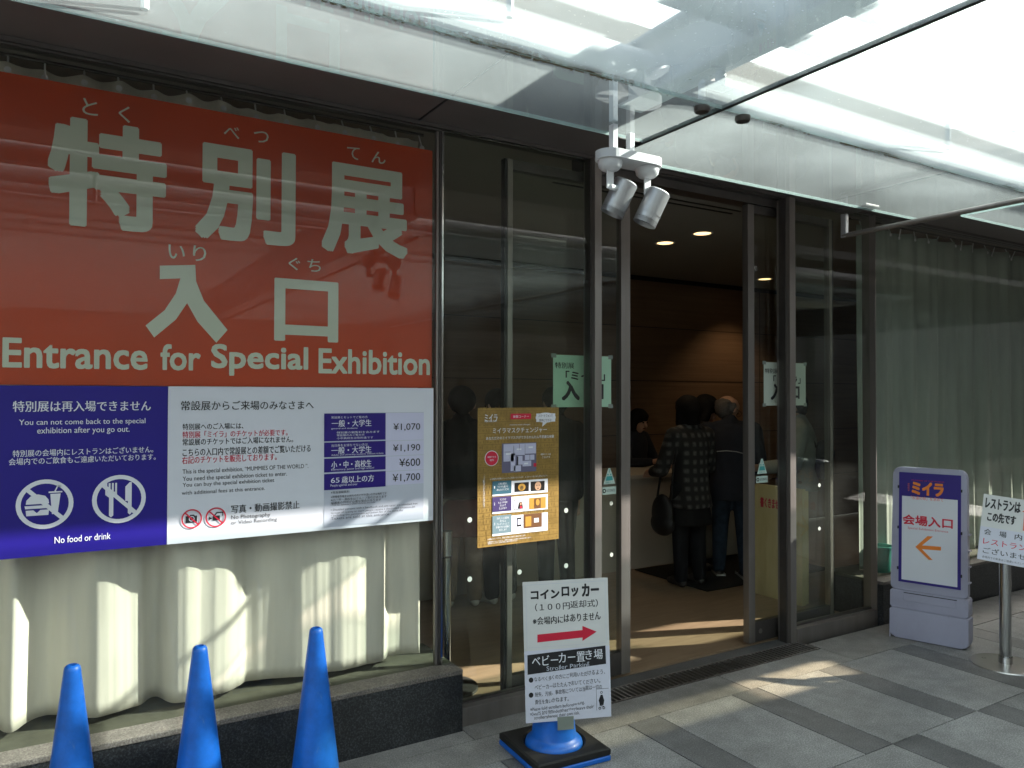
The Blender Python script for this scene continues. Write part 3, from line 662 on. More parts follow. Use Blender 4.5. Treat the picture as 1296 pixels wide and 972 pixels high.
curtain('pale cream curtain behind the red, blue and white posters, sunlit along the bottom', -.75, 1.535, yl,
        lambda x: .312, lambda x: 2.797-.012*abs(math.sin((x-HK[0])*math.pi/.125)), 'curtain_cloth', (.4, 3.42, .3), [-.55, -.42, -.29]+HK)
curtain('long grey-green curtain behind the window right of the entrance', 4.99, 11.8, lambda x, k: 3.44+.03*math.sin(21*x+1.2*math.sin(3*x))+.012*math.sin(53*x+k),
        lambda x: .30, lambda x: 2.79, 'curtain_far', (8, 3.44, .3), [5.05+.17*i for i in range(24)])

# ================================================================== signs on the glass
NX = Vector((0, 0, 0))
def wallboard(name, label, cat, x0, x1, z0, z1, yfront, th, pm, pname='panel'):
    t = thing(name, label, cat, ((x0+x1)/2, yfront, (z0+z1)/2)); return t, Board(t, ((x0+x1)/2, yfront, (z0+z1)/2), X_, Z_, x1-x0, z1-z0, th, pm, pname)
# red entrance poster (inside the glass)
t, B = wallboard('entrance_poster', 'huge red poster with big pale characters, inside the left window', 'poster', -.20, 1.556, 1.585, 2.712, 3.294, .003, 'sign_red', 'sheet')
for s_, x0, x1, y0, y1, bo in (('特', 60, 211, 155, 290, .034), ('別', 247, 374, 185, 307, .034), ('展', 407, 516, 211, 323, .032), ('口', 347, 428, 354.5, 432.5, .036)):
    B.ptext(s_, x0, x1, y0, y1, 'sign_pale', bo)
B.ppoly([(x/2.112, 40+y/2.113) for x, y in ((427, 626), (522, 624), (524, 668), (545, 720), (608, 798), (578, 832), (528, 776), (500, 726), (470, 770), (412, 818), (389, 786), (440, 745), (470, 700), (482, 660), (427, 662))], 'sign_pale', 1, 'lettering')
for s_, x0, x1, y0, y1 in (('と', 104, 124, 125, 146), ('く', 150, 165, 134, 155), ('べ', 283, 303, 160, 175), ('つ', 321, 340, 166, 181), ('て', 439, 455, 186, 202), ('ん', 470, 488, 192, 207),
                          ('い', 213, 234, 310, 328), ('り', 244, 261, 311, 331), ('ぐ', 365, 380, 326, 342), ('ち', 389, 406, 328, 344)):
    B.ptext(s_, x0, x1, y0, y1, 'sign_pale', .012)
for s_, x0, x1, y0, y1 in (('Entrance', 3, 187, 430, 467), ('for', 203, 254, 436, 469), ('Special', 267, 390, 437, 476), ('Exhibition', 403, 544, 443, 474)):
    B.ptext(s_, x0, x1, y0, y1, 'sign_pale', .028)
B.done()
# blue no-food board
t, B = wallboard('notice_board', 'deep blue notice with white no-food symbols below the red poster', 'notice', -.20, .4065, .963, 1.583, 3.2745, .002, 'sign_blue', 'sheet')
B.ptext('特別展は再入場できません', 16, 191, 507, 521, 'ink_white', .022)
B.ptext('You can not come back to the special', 24, 184, 530, 539, 'ink_white', .008); B.ptext('exhibition after you go out.', 47, 164, 540, 550, 'ink_white', .008)
B.ptext('特別展の会場内にレストランはございません。', 16, 194, 567, 575.8, 'ink_white', .014); B.ptext('会場内でのご飲食もご遠慮いただいております。', 11, 197, 577, 585.6, 'ink_white', .014)
B.ptext('No food or drink', 69, 140, 676.5, 685, 'ink_white', .008)
def circ(cx, cy, rx, ry):
    c = B.px(cx, cy); ra = abs(B.px(cx+rx, cy)[0]-c[0]); return c, ra
c, r = circ(57, 638, 36, 33); k = r
B.ring(c, r*.83, r, 'ink_white', 1, 'pictogram')
def P(dx, dy): return (c[0]+dx*k, c[1]+dy*k)
B.line(P(-.60, .60), P(.60, -.60), .16*k, 'ink_white', 2, 'pictogram')
B.poly([P(-.66, .02), P(-.64, .18), P(-.5, .34), P(-.25, .41), P(.0, .34), P(.12, .18), P(.14, .02)], 'ink_white', 1, 'pictogram')
B.poly([P(-.70, -.04), P(.16, -.04), P(.14, -.16), P(-.68, -.16)], 'ink_white', 1, 'pictogram')
B.poly([P(-.66, -.22), P(-.4, -.22), P(-.28, -.34), P(-.16, -.22), P(.14, -.22), P(.12, -.44), P(-.64, -.44)], 'ink_white', 1, 'pictogram')
B.poly([P(.18, .40), P(.54, .40), P(.44, -.42), P(.24, -.42)], 'ink_white', 1, 'pictogram'); B.poly([P(.12, .44), P(.60, .44), P(.60, .50), P(.12, .50)], 'ink_white', 1, 'pictogram')
B.line(P(.34, .5), P(.44, .72), .05*k, 'ink_white', 1, 'pictogram'); B.line(P(.43, .70), P(.56, .70), .05*k, 'ink_white', 1, 'pictogram')
c, r = circ(151, 631.5, 33.5, 31); k = r
B.ring(c, r*.83, r, 'ink_white', 1, 'pictogram'); B.line(P(-.60, .60), P(.60, -.60), .16*k, 'ink_white', 2, 'pictogram')
for i in range(4): B.rect(c[0]+(-.52+.12*i)*k, c[0]+(-.45+.12*i)*k, c[1]+.3*k, c[1]+.68*k, 'ink_white', 1, 'pictogram')
B.poly([P(-.52, .32), P(-.52, .2), P(-.38, .08), P(-.38, -.66), P(-.30, -.74), P(-.22, -.66), P(-.22, .08), P(-.09, .2), P(-.09, .32)], 'ink_white', 1, 'pictogram')
B.poly([P(.22, .5), P(.38, .68), P(.46, .68), P(.46, -.6), P(.40, -.68), P(.32, -.6), P(.32, -.1), P(.22, -.1)], 'ink_white', 1, 'pictogram')
B.done()
# white ticket board
t, B = wallboard('ticket_board', 'white ticket price board beside the blue notice, sunlit lower edge', 'notice', .4075, 1.556, .963, 1.583, 3.2745, .002, 'sign_white', 'sheet')
B.ptext('常設展からご来場のみなさまへ', 229, 397, 507, 519, 'ink_black', .016)
for s_, x0, x1, y0, y1, m_ in (('特別展へのご入場には、', 231, 308, 535.5, 543.5, 'ink_black'), ('特別展「ミイラ」のチケットが必要です。', 231, 364, 544.5, 553, 'ink_red'), ('常設展のチケットではご入場になれません。', 231, 371, 553.5, 562, 'ink_black'),
                             ('こちらの入口内で常設展との差額でご覧いただける', 231, 393, 565, 575, 'ink_black'), ('右記のチケットを販売しております。', 230, 350, 575.5, 585, 'ink_red')):
    B.ptext(s_, x0, x1, y0, y1, m_, .014)
for s_, x0, x1, y0, y1 in (('This is the special exhibition, “MUMMIES OF THE WORLD ”.', 231, 390, 590.6, 597.6), ('You need the special exhibition ticket to enter.', 231, 363, 600, 607), ('You can buy the special exhibition ticket', 231, 347, 608.2, 614.6), ('with additional fees at this entrance.', 230, 335, 618.4, 623.2)):
    B.ptext(s_, x0, x1, y0, y1, 'ink_black', 0)
B.ptext('写真・動画撮影禁止', 292.5, 379, 636.3, 647, 'ink_black', .018); B.ptext('No Photography', 292.5, 342, 650.5, 656.6, 'ink_black', 0); B.ptext('or Video Recording', 292.5, 350.5, 657, 663, 'ink_black', 0)
for cx, cyy, rr_ in ((242.5, 656.5, 13), (273, 654.5, 13)):
    c = B.px(cx, cyy); k = abs(B.px(cx+rr_, cyy)[0]-c[0])
    if cx < 260:
        B.poly([P(-.58, -.4), P(.52, -.4), P(.52, .3), P(.3, .3), P(.22, .42), P(-.14, .42), P(-.2, .3), P(-.58, .3)], 'ink_black', 1, 'pictogram'); B.ring(c, .2*k, .28*k, 'pale_grey', 2, 'pictogram')
    else:
        B.poly([P(-.3, -.32), P(.4, -.32), P(.4, .16), P(-.3, .16)], 'ink_black', 1, 'pictogram'); B.poly([P(-.34, -.08), P(-.66, .12), P(-.66, -.28)], 'ink_black', 1, 'pictogram')
        B.line(P(-.1, .2), P(.1, .46), .12*k, 'ink_black', 1, 'pictogram'); B.line(P(.05, .46), P(.7, .46), .12*k, 'ink_black', 1, 'pictogram'); B.line(P(.7, .5), P(.66, .1), .1*k, 'ink_black', 1, 'pictogram')
    B.ring(c, .86*k, 1.0*k, 'ink_red', 3, 'pictogram'); B.line(P(-.6, .6), P(.6, -.6), .14*k, 'ink_red', 3, 'pictogram')
# price table
B.prect(410, 536, 522, 662, 'pale_grey', 0, 'price_table'); B.prect(487.8, 536, 522.5, 613, 'pale_lilac', 1, 'price_table')
for y0, y1 in ((523, 557.5), (559, 577.2), (579, 596), (598, 618)):
    B.prect(410, 487.8, y0, y1, 'sign_navy', 2, 'price_table')
for y in (557, 576, 595): B.prect(488, 536, y, y+.8, 'pale_grey', 2, 'price_table')
B.ptext('常設展とセットでご覧の方', 419, 465, 526.5, 529.5, 'ink_white', 0, 3)
B.ptext('一般・大学生', 419.5, 470, 531, 540, 'ink_white', .02, 3); B.ptext('general and students', 419, 452, 541, 543.5, 'ink_white', 0, 3)
for i, s_ in enumerate(('特別展の観覧料を含みます', '常設展のみご覧の方', '小中高校生は別料金です')): B.ptext(s_, 426, (480, 461, 472)[i], 545.5+3.6*i, 548.3+3.6*i, 'ink_white', 0, 3)
B.ptext('当日券をお持ちでない方は', 419, 465, 561.5, 565, 'ink_white', 0, 3); B.ptext('一般・大学生', 419, 470, 564.8, 573.8, 'ink_white', .02, 3); B.ptext('Adults and university students without tickets', 419, 485, 573.6, 576.2, 'ink_white', 0, 3)
B.ptext('小・中・高校生', 419, 470, 582.5, 592, 'ink_white', .02, 3); B.ptext('Elementary, junior and high school', 419, 473, 592, 594.8, 'ink_white', 0, 3)
B.ptext('65', 418.5, 429.5, 604.5, 611, 'ink_white', .012, 3); B.ptext('歳以上の方', 432, 473, 601.5, 610.5, 'ink_white', .02, 3); B.ptext('People aged 65 and over', 418, 452, 612, 615.8, 'ink_white', 0, 3)
for s_, x0, y0, y1 in (('¥1,070', 497.5, 535.5, 545.5), ('¥1,190', 497, 562, 572), ('¥600', 505, 580, 590), ('¥1,700', 496.5, 599, 610)): B.ptext(s_, x0, 531.5, y0, y1, 'ink_black', .004, 3)
for i, (s_, x1) in enumerate((('※常設展観覧料', 442), ('※障害者手帳をお持ちの方と付き添いの方は無料です', 489), ('※小・中・高校生はグループ割引があります', 489), ('　保護者の同伴が必要な場合があります', 482))): B.ptext(s_, 418.5, x1, 621+3.9*i, 624.3+3.9*i, 'ink_black', .004, 3)
for i, (s_, x1) in enumerate((('• Free for elementary school students and under', 475), ('• Disabled persons with a handbook and one carer are admitted free', 528), ('  Groups of twenty or more people receive a discounted admission fee', 525), ('• Including the permanent exhibition fee of the same day', 510), ('  Tickets are sold at this entrance', 492))): B.ptext(s_, 418.5, x1, 636+3.9*i, 639.2+3.9*i, 'ink_grey', 0, 3)
B.done()

# brown leaflet poster on the fixed pane
t, B = wallboard('exhibit_poster', 'gold-brown poster with white boxes and floor plan on the pane left of the door', 'poster', 1.776, 2.250, .815, 1.489, 3.2415, .0012, 'poster_gold', 'sheet')
u0, u1, v0, v1 = -.237, .237, -.337, .337
rr = random.Random(3); v = v0; row = 0
while v < v1-.01:
    h = .0275; B.rect(u0, u1, v, v+.0016, 'poster_line', 0, 'brick_pattern'); x = u0+rr.uniform(.02, .06)
    while x < u1-.006: B.rect(x, x+.0014, v, v+h, 'poster_line', 0, 'brick_pattern'); x += rr.uniform(.05, .085)
    x = u0+.01
    while x < u1-.012:
        g = rr.random()
        if g < .45: B.rect(x, x+.0025, v+.008, v+.021, 'poster_line', 0, 'brick_pattern')
        elif g < .75: B.rect(x, x+.008, v+.010, v+.0125, 'poster_line', 0, 'brick_pattern')
        else: B.ring((x+.004, v+.014), .003, .0048, 'poster_line', 0, 'brick_pattern', 10)
        x += rr.uniform(.014, .026)
    v += h
B.ptext('ミイラ', 613, 629.5, 524, 534, 'ink_white', .03); B.ptext('永遠の命を求めて', 613, 629, 531.5, 534.3, 'ink_white', .0)
B.prect(646, 672, 523.5, 530.5, 'ink_red', 1); B.ptext('体験コーナー', 649, 669, 525.3, 528.8, 'ink_white', .006, 2)
c = B.px(690.5, 528.5); B.ell(c, .0615, .0255, 'ink_white', 1, 'speech_bubble', 30); B.poly([(c[0]-.018, c[1]-.022), (c[0]+.01, c[1]-.024), (c[0]-.022, c[1]-.046)], 'ink_white', 1, 'speech_bubble')
B.rect(c[0]-.058, c[0]+.058, c[1]-.021, c[1]+.021, 'ink_white', 2, 'speech_bubble')
B.ptext('スマートフォンで', 681, 699, 524.5, 528, 'ink_black', .004, 3); B.ptext('簡単にできる！', 682, 698, 530, 533.5, 'ink_black', .004, 3)
B.ptext('mummy mask changer', 645, 671, 536.5, 538.5, 'ink_white', 0)
B.ptext('ミイラマスクチェンジャー', 623.5, 692, 541, 548, 'ink_white', .014); B.ptext('あなただけのミイラマスクができるかんたん不思議な体験', 615, 701, 551.5, 555.5, 'ink_white', .010)
c = B.px(622, 580); B.ell(c, .0385, .0375, 'ink_white', 1, 'badge'); B.ell(c, .0355, .0345, 'ink_red', 2, 'badge'); B.text('体験できる', c[0]-.024, c[0]+.024, c[1]+.002, c[1]+.011, 'ink_white', .006, 3, 'badge_lettering'); B.text('場所', c[0]-.012, c[0]+.012, c[1]-.014, c[1]-.004, 'ink_white', .006, 3, 'badge_lettering')
B.prect(635, 678.5, 560.5, 597.5, 'poster_map_dark', 1, 'floor_plan')
for q in ((637, 650, 562, 584), (650, 664, 561.5, 576), (664, 678, 561, 574), (646, 652, 574, 596), (650, 659, 589, 596.5), (661, 672, 583, 590), (664, 676, 575.5, 582), (655, 661, 577, 588)): B.prect(*q, 'poster_map', 2, 'floor_plan')
for q in ((649.6, 650, 564, 576), (656.8, 657.2, 562, 570), (664, 664.3, 562, 575), (654, 655.5, 578, 589), (670, 670.4, 575, 582), (638, 646, 571.8, 572.2)): B.prect(*q, 'ink_black', 3, 'floor_plan')
for q in ((653.5, 659.5, 567.5, 569.5), (640, 646.5, 573.5, 575.5), (668.5, 674, 565, 567), (663, 668, 585.5, 587.5)): B.prect(*q, 'ink_white', 3, 'floor_plan')
B.prect(675, 678.5, 586, 590.5, 'ink_red', 3, 'floor_plan')
B.ptext('体験スペースは', 684, 697, 573.5, 576, 'ink_white', 0); B.ptext('こちらです', 686, 696, 577.2, 579.8, 'ink_white', 0)
B.ptext('※ 会場内の体験スペースでご利用いただけます　※ スタッフまでおたずねください', 620, 693, 603, 605.2, 'ink_white', 0)
B.text('マスクの作り方はとても簡単', -.208+.0, -.198, -.15, .02, 'ink_white', .0)
for i, (y0, y1, m_) in enumerate(((608, 625.5, 'poster_teal'), (628, 647.5, 'poster_violet'), (651.5, 675, 'poster_slate'))):
    B.prect(623, 693, y0, y1, 'ink_white', 1, 'step_box'); B.prect(623, 647, y0+.4, y1-.4, m_, 2, 'step_box')
    B.ptext(str(i+1), 624.8, 626.2, (y0+y1)/2-1.6, (y0+y1)/2+1.6, 'ink_white', .01, 3)
    for j, s_ in enumerate((('人物を撮影し', 'マスクを選ぶと', 'あなたのマスクに'), ('マスクの', 'もようや色を', 'えらんで', '仕上げます'), ('完成したら画面を', '見せると', 'プレゼントとして', '会場の大きな画面に', '表示します'))[i]):
        w_ = len(s_)*1.95; B.ptext(s_, 636-w_/2, 636+w_/2, y0+2.6+3.7*j, y0+5.4+3.7*j, 'ink_white', .006, 3)
def photo(x0, x1, y0, y1, m_): B.prect(x0, x1, y0, y1, m_, 2, 'photo')
photo(651, 669, 610.5, 622, 'photo_black'); photo(671.5, 689, 609, 621, 'photo_black')
c = B.px(660, 616.5); B.ell(c, .022, .018, 'mask_gold', 3, 'photo'); B.ell((c[0], c[1]-.003), .010, .011, 'poster_line', 4, 'photo'); B.ell((c[0]-.0035, c[1]), .002, .0013, 'ink_black', 5, 'photo'); B.ell((c[0]+.0035, c[1]), .002, .0013, 'ink_black', 5, 'photo')
c = B.px(680.5, 615); B.ell(c, .019, .022, 'photo_skin', 3, 'photo'); B.ell((c[0]-.007, c[1]+.004), .003, .0022, 'ink_black', 4, 'photo'); B.ell((c[0]+.007, c[1]+.004), .003, .0022, 'ink_black', 4, 'photo'); B.ell((c[0], c[1]-.012), .0035, .0035, 'ink_black', 4, 'photo')
photo(650, 665.5, 632.5, 644.5, 'photo_black'); B.prect(650.5, 665, 633, 644, 'ink_white', 3, 'photo'); B.ppoly([(655, 643.6), (656.5, 636), (659, 634.4), (660.6, 636.5), (661.5, 643)], 'photo_black', 4, 'photo'); c = B.px(658.6, 637.5); B.ell(c, .0055, .007, 'photo_skin', 5, 'photo'); B.ppoly([(657.2, 643.3), (658, 640), (659.6, 640), (660.6, 643)], 'ink_red', 5, 'photo')
photo(669.5, 690.5, 629.5, 643.5, 'mask_gold'); B.prect(676, 684, 630.5, 643, 'poster_brown', 3, 'photo'); c = B.px(680, 635.5); B.ell(c, .012, .016, 'mask_gold', 4, 'photo')
photo(654, 659.5, 655, 666, 'photo_black'); B.prect(654.8, 658.8, 657, 664, 'pale_lilac', 3, 'photo'); photo(662.5, 685.5, 650, 667.5, 'poster_brown'); B.prect(664.5, 672, 653.5, 666, 'mask_gold', 3, 'photo'); B.prect(675.5, 681.5, 655.5, 661, 'ink_white', 3, 'photo')
for i in range(3): B.ptext('※画面はイメージです。実際の体験とは異なる場合があります。', 617, (665, 672, 655)[i], 680.2+3*i-1.2, 682.2+3*i-1.2, 'ink_white', 0)
B.done()

# paper notices on the sliding leaves
def entrance_paper(x0, x1, yf, label, m_, chars):
    t, B = wallboard('paper_notice', label, 'paper notice', x0, x1, 1.488, 1.765, yf, .0008, m_, 'sheet')
    w = x1-x0; h = .277
    B.text('特別展', -w/2+.010, -w/2+.135, h/2-.072, h/2-.038, 'ink_black', .03)
    B.text('「ミイラ」', -.115, .15, h/2-.135, h/2-.083, 'ink_black', .03); B.text('入', -.140, -.022, -h/2+.036, -h/2+.14, 'ink_black', .045); B.text('口', .045, .140, -h/2+.042, -h/2+.125, 'ink_black', .045)
    for a, c_ in ((-w/2+.004, h/2-.004), (w/2-.004, h/2-.004), (-w/2+.004, -h/2+.004), (w/2-.004, -h/2+.004)): B.rect(a-.016, a+.016, c_-.011, c_+.011, 'tape', -1, 'tape')
    B.done()
entrance_paper(2.275, 2.662, 3.3285, 'green-tinted paper notice half hidden behind the left door post', 'paper_green', 0)
entrance_paper(3.895, 4.300, 3.3285, 'white paper notice half hidden behind the right door post', 'paper_dim', 0)
def auto_sticker(px0, pt, px1, pb, Y, lab1, lab2):
    P0 = atY(px0, pt, Y); P1 = atY(px1, pb, Y); xm = (P0.x+P1.x)/2; w = P1.x-P0.x; h = P0.z-P1.z
    t = thing('door_sticker', lab1, 'sticker', (xm, Y, (P0.z+P1.z)/2)); B = Board(t, (xm, Y, (P0.z+P1.z)/2), X_, Z_, w, h, .0004, None)
    B.poly([(-w/2, -h/2), (w/2, -h/2), (w*.08, h/2), (-w*.08, h/2)], 'sticker_pale', 0, 'sheet'); B.poly([(-w*.3, -h*.28), (w*.3, -h*.28), (w*.24, h*.0), (-w*.24, h*.0)], 'sticker_teal', 1)
    for k in (-1, 1): B.ell((k*w*.12, h*.1), w*.06, w*.06, 'sticker_teal', 1)
    B.line((0, h*.22), (0, h*.42), w*.05, 'sticker_teal', 1); B.text('自動ドア', -w*.3, w*.3, -h*.45, -h*.34, 'sticker_teal', .01); B.done()
    t = thing('door_label', lab2, 'sticker', (xm, Y, P1.z-.04)); B = Board(t, (xm, Y, P1.z-.036), X_, Z_, w*1.15, .042, .0004, 'sticker_pale', 'sheet')
    B.ring((-w*.42, 0), .006, .012, 'ink_black', 0); B.text('AUTOMATIC', -w*.25, w*.5, -.007, .008, 'ink_grey', .006); B.done()
auto_sticker(763.5, 593, 778.5, 612, 3.3292, 'pale triangular sticker on the left sliding door above a small label', 'small rectangular label under the triangle sticker on the left door')
auto_sticker(958, 581, 970.5, 599, 3.3292, 'pale triangular sticker on the right sliding door near the wooden panel', 'small rectangular label under the triangle sticker on the right door')

# ================================================================== cones and free-standing signs
def cone_base(cx, cy, zb, t, rot=0.):
    mb = MB(); Rm = Matrix.Rotation(rot, 3, 'Z'); u = Rm @ X_; v = Rm @ Y_
    mb.obox(Vector((cx, cy, .012)), u, v, Z_, .356, .356, .022, .008); mb.build('base_plate', 'cone_blue', t)
    # rubber weight: square ring around the cone foot
    mb = MB(); n = 40; q = []
    def sq(a, h):
        k = max(abs(math.cos(a)), abs(math.sin(a))); return u*(h*math.cos(a)/k)+v*(h*math.sin(a)/k)
    prof = [(.0, .128, .0235), (1, .172, .0235), (1, .176, .030), (1, .176, .050), (1, .168, .056), (.0, .138, .056), (0, .131, .050), (0, .128, .0235)]
    for s_, h, z in prof:
        q.append([mb.bm.verts.new(Vector((cx, cy, z)) + (sq(2*math.pi*i/n+math.pi/4, h) if s_ else (u*math.cos(2*math.pi*i/n+math.pi/4)+v*math.sin(2*math.pi*i/n+math.pi/4))*h)) for i in range(n)])
    for k in range(len(q)-1):
        for i in range(n): mb.bm.faces.new((q[k][i], q[k][(i+1) % n], q[k+1][(i+1) % n], q[k+1][i]))
    mb.build('rubber_weight', 'rubber', t, True, True)
def cone_body(cx, cy, t, H=.70):
    mb = MB(); prof = [(.125, .023), (.126, .045), (.122, .060), (.112, .070), (.100, .078), (.0965, .085)]
    for i in range(1, 13): k = i/12; prof.append((.0965+(.026-.0965)*k, .085+(H-.03-.085)*k))
    prof += [(.0248, H-.018), (.023, H-.008), (.018, H-.002), (.013, H), (.012, H-.004), (.012, H-.06)]
    mb.lathe(prof, (cx, cy, 0), 44); mb.build('cone', 'cone_blue', t, True, True)
tips = [atZ(91.5, 841, .70), atZ(253, 817, .70), atZ(400, 794, .70)]
c0 = thing('traffic_cone', 'leftmost blue traffic cone before the curtained window', 'traffic cone', (tips[0].x, tips[0].y, 0), 'blue cones in front of the curtained window')
cone_base(tips[0].x, tips[0].y, 0, c0, .1); cone_body(tips[0].x, tips[0].y, c0)
copy_thing(c0, tips[1]-tips[0], 'middle blue traffic cone of the row before the curtained window')
copy_thing(c0, tips[2]-tips[0], 'blue traffic cone of the row nearest the locker sign')
sc = thing('traffic_cone', 'blue traffic cone in a black rubber weight carrying the locker sign', 'traffic cone', (1.895, 2.765, 0))
cone_base(1.895, 2.765, 0, sc, RAD(-3.6)); cone_body(1.895, 2.765, sc, .74)

def plane_frame(yaw, tilt, roll):
    u = Vector((math.sin(yaw), math.cos(yaw), 0)); n = Vector((u.y, -u.x, 0))
    v = Z_*math.cos(tilt) - n*math.sin(tilt); return u*math.cos(roll)+v*math.sin(roll), v*math.cos(roll)-u*math.sin(roll)
u, v = plane_frame(1.975, .016, .023)
t = thing('locker_sign', 'two white sheets with red arrow and black stroller banner on the cone', 'sign', (1.891, 2.66, .475))
B = Board(t, (1.891, 2.66, .475), u, v, .368, .586, .004, 'paper_white', 'sheet'); n_ = B.n
# upper sheet
B.rect(-.172, .172, .018, .281, 'pale_grey', 0, 'frame_line'); B.rect(-.1708, .1708, .0192, .2798, 'paper_white', 1, 'frame_line')
for s_, x0, x1, yt, yb, bo in (('コイン', 671.5, 708, 746, 758, .045), ('ロッ', 710.5, 732, 742, 755, .045), ('カー', 736, 758, 738, 754.5, .045)): B.ptext(s_, x0, x1, yt, yb, 'ink_black', bo, 2)
def tline(body, x0, y0, x1, y1, h, m_, bold, lay=2, name='lettering'):     # a slightly slanted line set word by word
    L = len(body); k = 5 if L > 8 else 3; i = 0
    while i < L:
        seg = body[i:i+k]; f0 = i/L; f1 = min(L, i+k)/L; xa = x0+(x1-x0)*f0; xb = x0+(x1-x0)*f1-.4; ym = y0+(y1-y0)*(f0+f1)/2
        if seg.strip(): B.ptext(seg, xa, xb, ym-h/2, ym+h/2, m_, bold, lay, name)
        i += k
tline('（１００円返却式）', 677, 769.5, 757, 762.3, 10, 'ink_black', .018)
tline('※会場内にはありません', 674, 786.8, 760.5, 778.5, 10.5, 'ink_black', .03)
B.ppoly([(680, 803), (737, 797.2), (737, 792), (755, 799.2), (737, 811), (737, 806.7), (680, 813)], 'ink_red', 2, 'arrow')
# lower sheet overlaps the upper one
B.rect(-.184, .184, -.293, .006, 'paper_lilac', 2, 'lower_sheet')
B.ppoly([(667.3, 829), (766, 816.7), (766.8, 839.8), (667.6, 853.8)], 'ink_black', 3, 'banner')
tline('ベビーカー置き場', 673, 837.5, 763, 826.5, 13, 'ink_white', .012, 4)
tline('Stroller Parking', 691.5, 846.3, 746, 839.7, 5.5, 'pale_grey', .0, 4)
for yy in (860.5, 879.5): B.ell(B.px(672, yy), .0098, .0108, 'ink_black', 3, 'bullet')
tline('なるべく多くの方にご利用いただけるよう、', 676, 860, 766, 849, 6, 'ink_black', .006, 3)
tline('ベビーカーはたたんでおいてください。', 676.5, 870, 760, 860.5, 6, 'ink_black', .006, 3)
tline('紛失、汚損、事故等については当館は一切の', 677, 879.5, 762, 868, 6, 'ink_black', .006, 3)
tline('責任を負いかねます。', 677, 889, 720, 883.5, 6, 'ink_black', .006, 3)
tline('※Please fold strollers before parking.', 671, 898, 740, 889.5, 4.2, 'ink_black', .0, 3)
tline('※Owners are reminded that they leave their', 671, 904, 752, 893.5, 4.2, 'ink_black', .0, 3)
tline('strollers here at their own risk.', 676, 908.5, 734, 901.5, 4.2, 'ink_black', .0, 3)
B.prect(754.5, 754.9, 872, 899, 'ink_grey', 3, 'pictogram'); B.prect(754.5, 770, 871, 871.5, 'ink_grey', 3, 'pictogram')
B.ring(B.px(761, 876), .0035, .0055, 'ink_black', 3, 'pictogram', 16)
B.ppoly([(760, 879), (762.5, 879), (764.5, 886), (763.5, 892), (759, 892), (757.5, 886)], 'ink_black', 3, 'pictogram')
for q in ((759, 896), (764, 895.5)): B.ring(B.px(*q), .003, .006, 'ink_black', 3, 'pictogram', 14)
B.line(B.px(758.5, 892), B.px(764.5, 894), .003, 'ink_black', 3, 'pictogram')
B.done()
mb = MB(); P0 = B.O + B.u*(-.045) + B.v*(-.293); mb.obox(P0+B.u*.03-B.v*.012+n_*.0035, B.u, B.v, B.n, .07, .055, .0008); mb.build('tape', 'tape', t)

# blue and white stand
u, v = plane_frame(RAD(162.3), .05, 0); n_ = u.cross(v); O = Vector((4.735, 2.767, .005))
nh = Vector((n_.x, n_.y, 0)).normalized()
t = thing('sign_stand', 'grey-lilac plastic stand with dark blue poster and orange arrow', 'sign stand', (O.x, O.y, 0))
def sheet_outline(w0, w1, h0, h1, r, rb):
    pts = []
    for cx_, cy_, a0 in ((w1/2-r, h1-r, 0), (-w1/2+r, h1-r, 90)):
        for i in range(9): a = RAD(a0+90*i/8); pts.append((cx_+r*math.cos(a), cy_+r*math.sin(a)))
    for cx_, cy_, a0 in ((-w0/2+rb, h0+rb, 180), (w0/2-rb, h0+rb, 270)):
        for i in range(7): a = RAD(a0+90*i/6); pts.append((cx_+rb*math.cos(a), cy_+rb*math.sin(a)))
    return pts
def slab(pts, n0, n1, bev, name, m_, parent):
    mb = MB(); A = [O+u*a+v*b+n_*n0 for a, b in pts]; mb.prism(A, n_*(n1-n0))
    es = [e for e in mb.bm.edges if not any(abs(abs((e.verts[0].co-e.verts[1].co).normalized().dot(n_))-1) < .01 for _ in (0,))]
    bmesh.ops.bevel(mb.bm, geom=es, offset=bev, segments=3, affect='EDGES', profile=.6)
    return mb.build(name, m_, parent, True, True)
slab(sheet_outline(.445, .445, 0, .185, .012, .035), -.13, 0.006, .012, 'water_tank', 'stand_plastic', t)
slab(sheet_outline(.442, .442, .187, .302, .012, .012), -.12, 0.004, .010, 'tank_top', 'stand_plastic', t)
slab(sheet_outline(.438, .420, .304, 1.088, .045, .02), -.06, 0.0, .012, 'frame', 'stand_plastic', t)
mb = MB(); mb.obox(O+u*.01+v*.262+n_*.0005, u, v, n_, .30, .05, .012, .003); mb.build('handle_recess', 'stand_plastic', t)
mb = MB(); mb.obox(O+u*.01+v*.2885+n_*.0045, u, v, n_, .30, .004, .006); mb.build('handle_slot', 'rubber', t)
for k in range(4):
    mb = MB(); mb.obox(O+u*.222+v*(.40+.098*k)-n_*.03, u, v, n_, .012, .010, .06, .003); mb.build('rib', 'stand_plastic', t)
for k in range(3):
    mb = MB(); mb.obox(O-u*.176+v*(.44+.26*k)+n_*.004, u, v, n_, .008, .018, .012, .002); mb.build('clip', 'black', t)
    mb = MB(); mb.obox(O+u*.183+v*(.44+.26*k)+n_*.004, u, v, n_, .008, .018, .012, .002); mb.build('clip', 'black', t)
B = Board(t, O+v*.705+u*.004+n_*.0045, u, v, .352, .70, .004, 'sign_navy', 'poster')
B.rect(-.158, .158, -.335, .198, 'sign_white', 0, 'white_field')
B.ptext('ミイラ', 1154, 1194.5, 610.5, 627.5, 'ink_orange', .05); B.ptext('特別展', 1149, 1151, 611, 621.5, 'ink_salmon', 0)
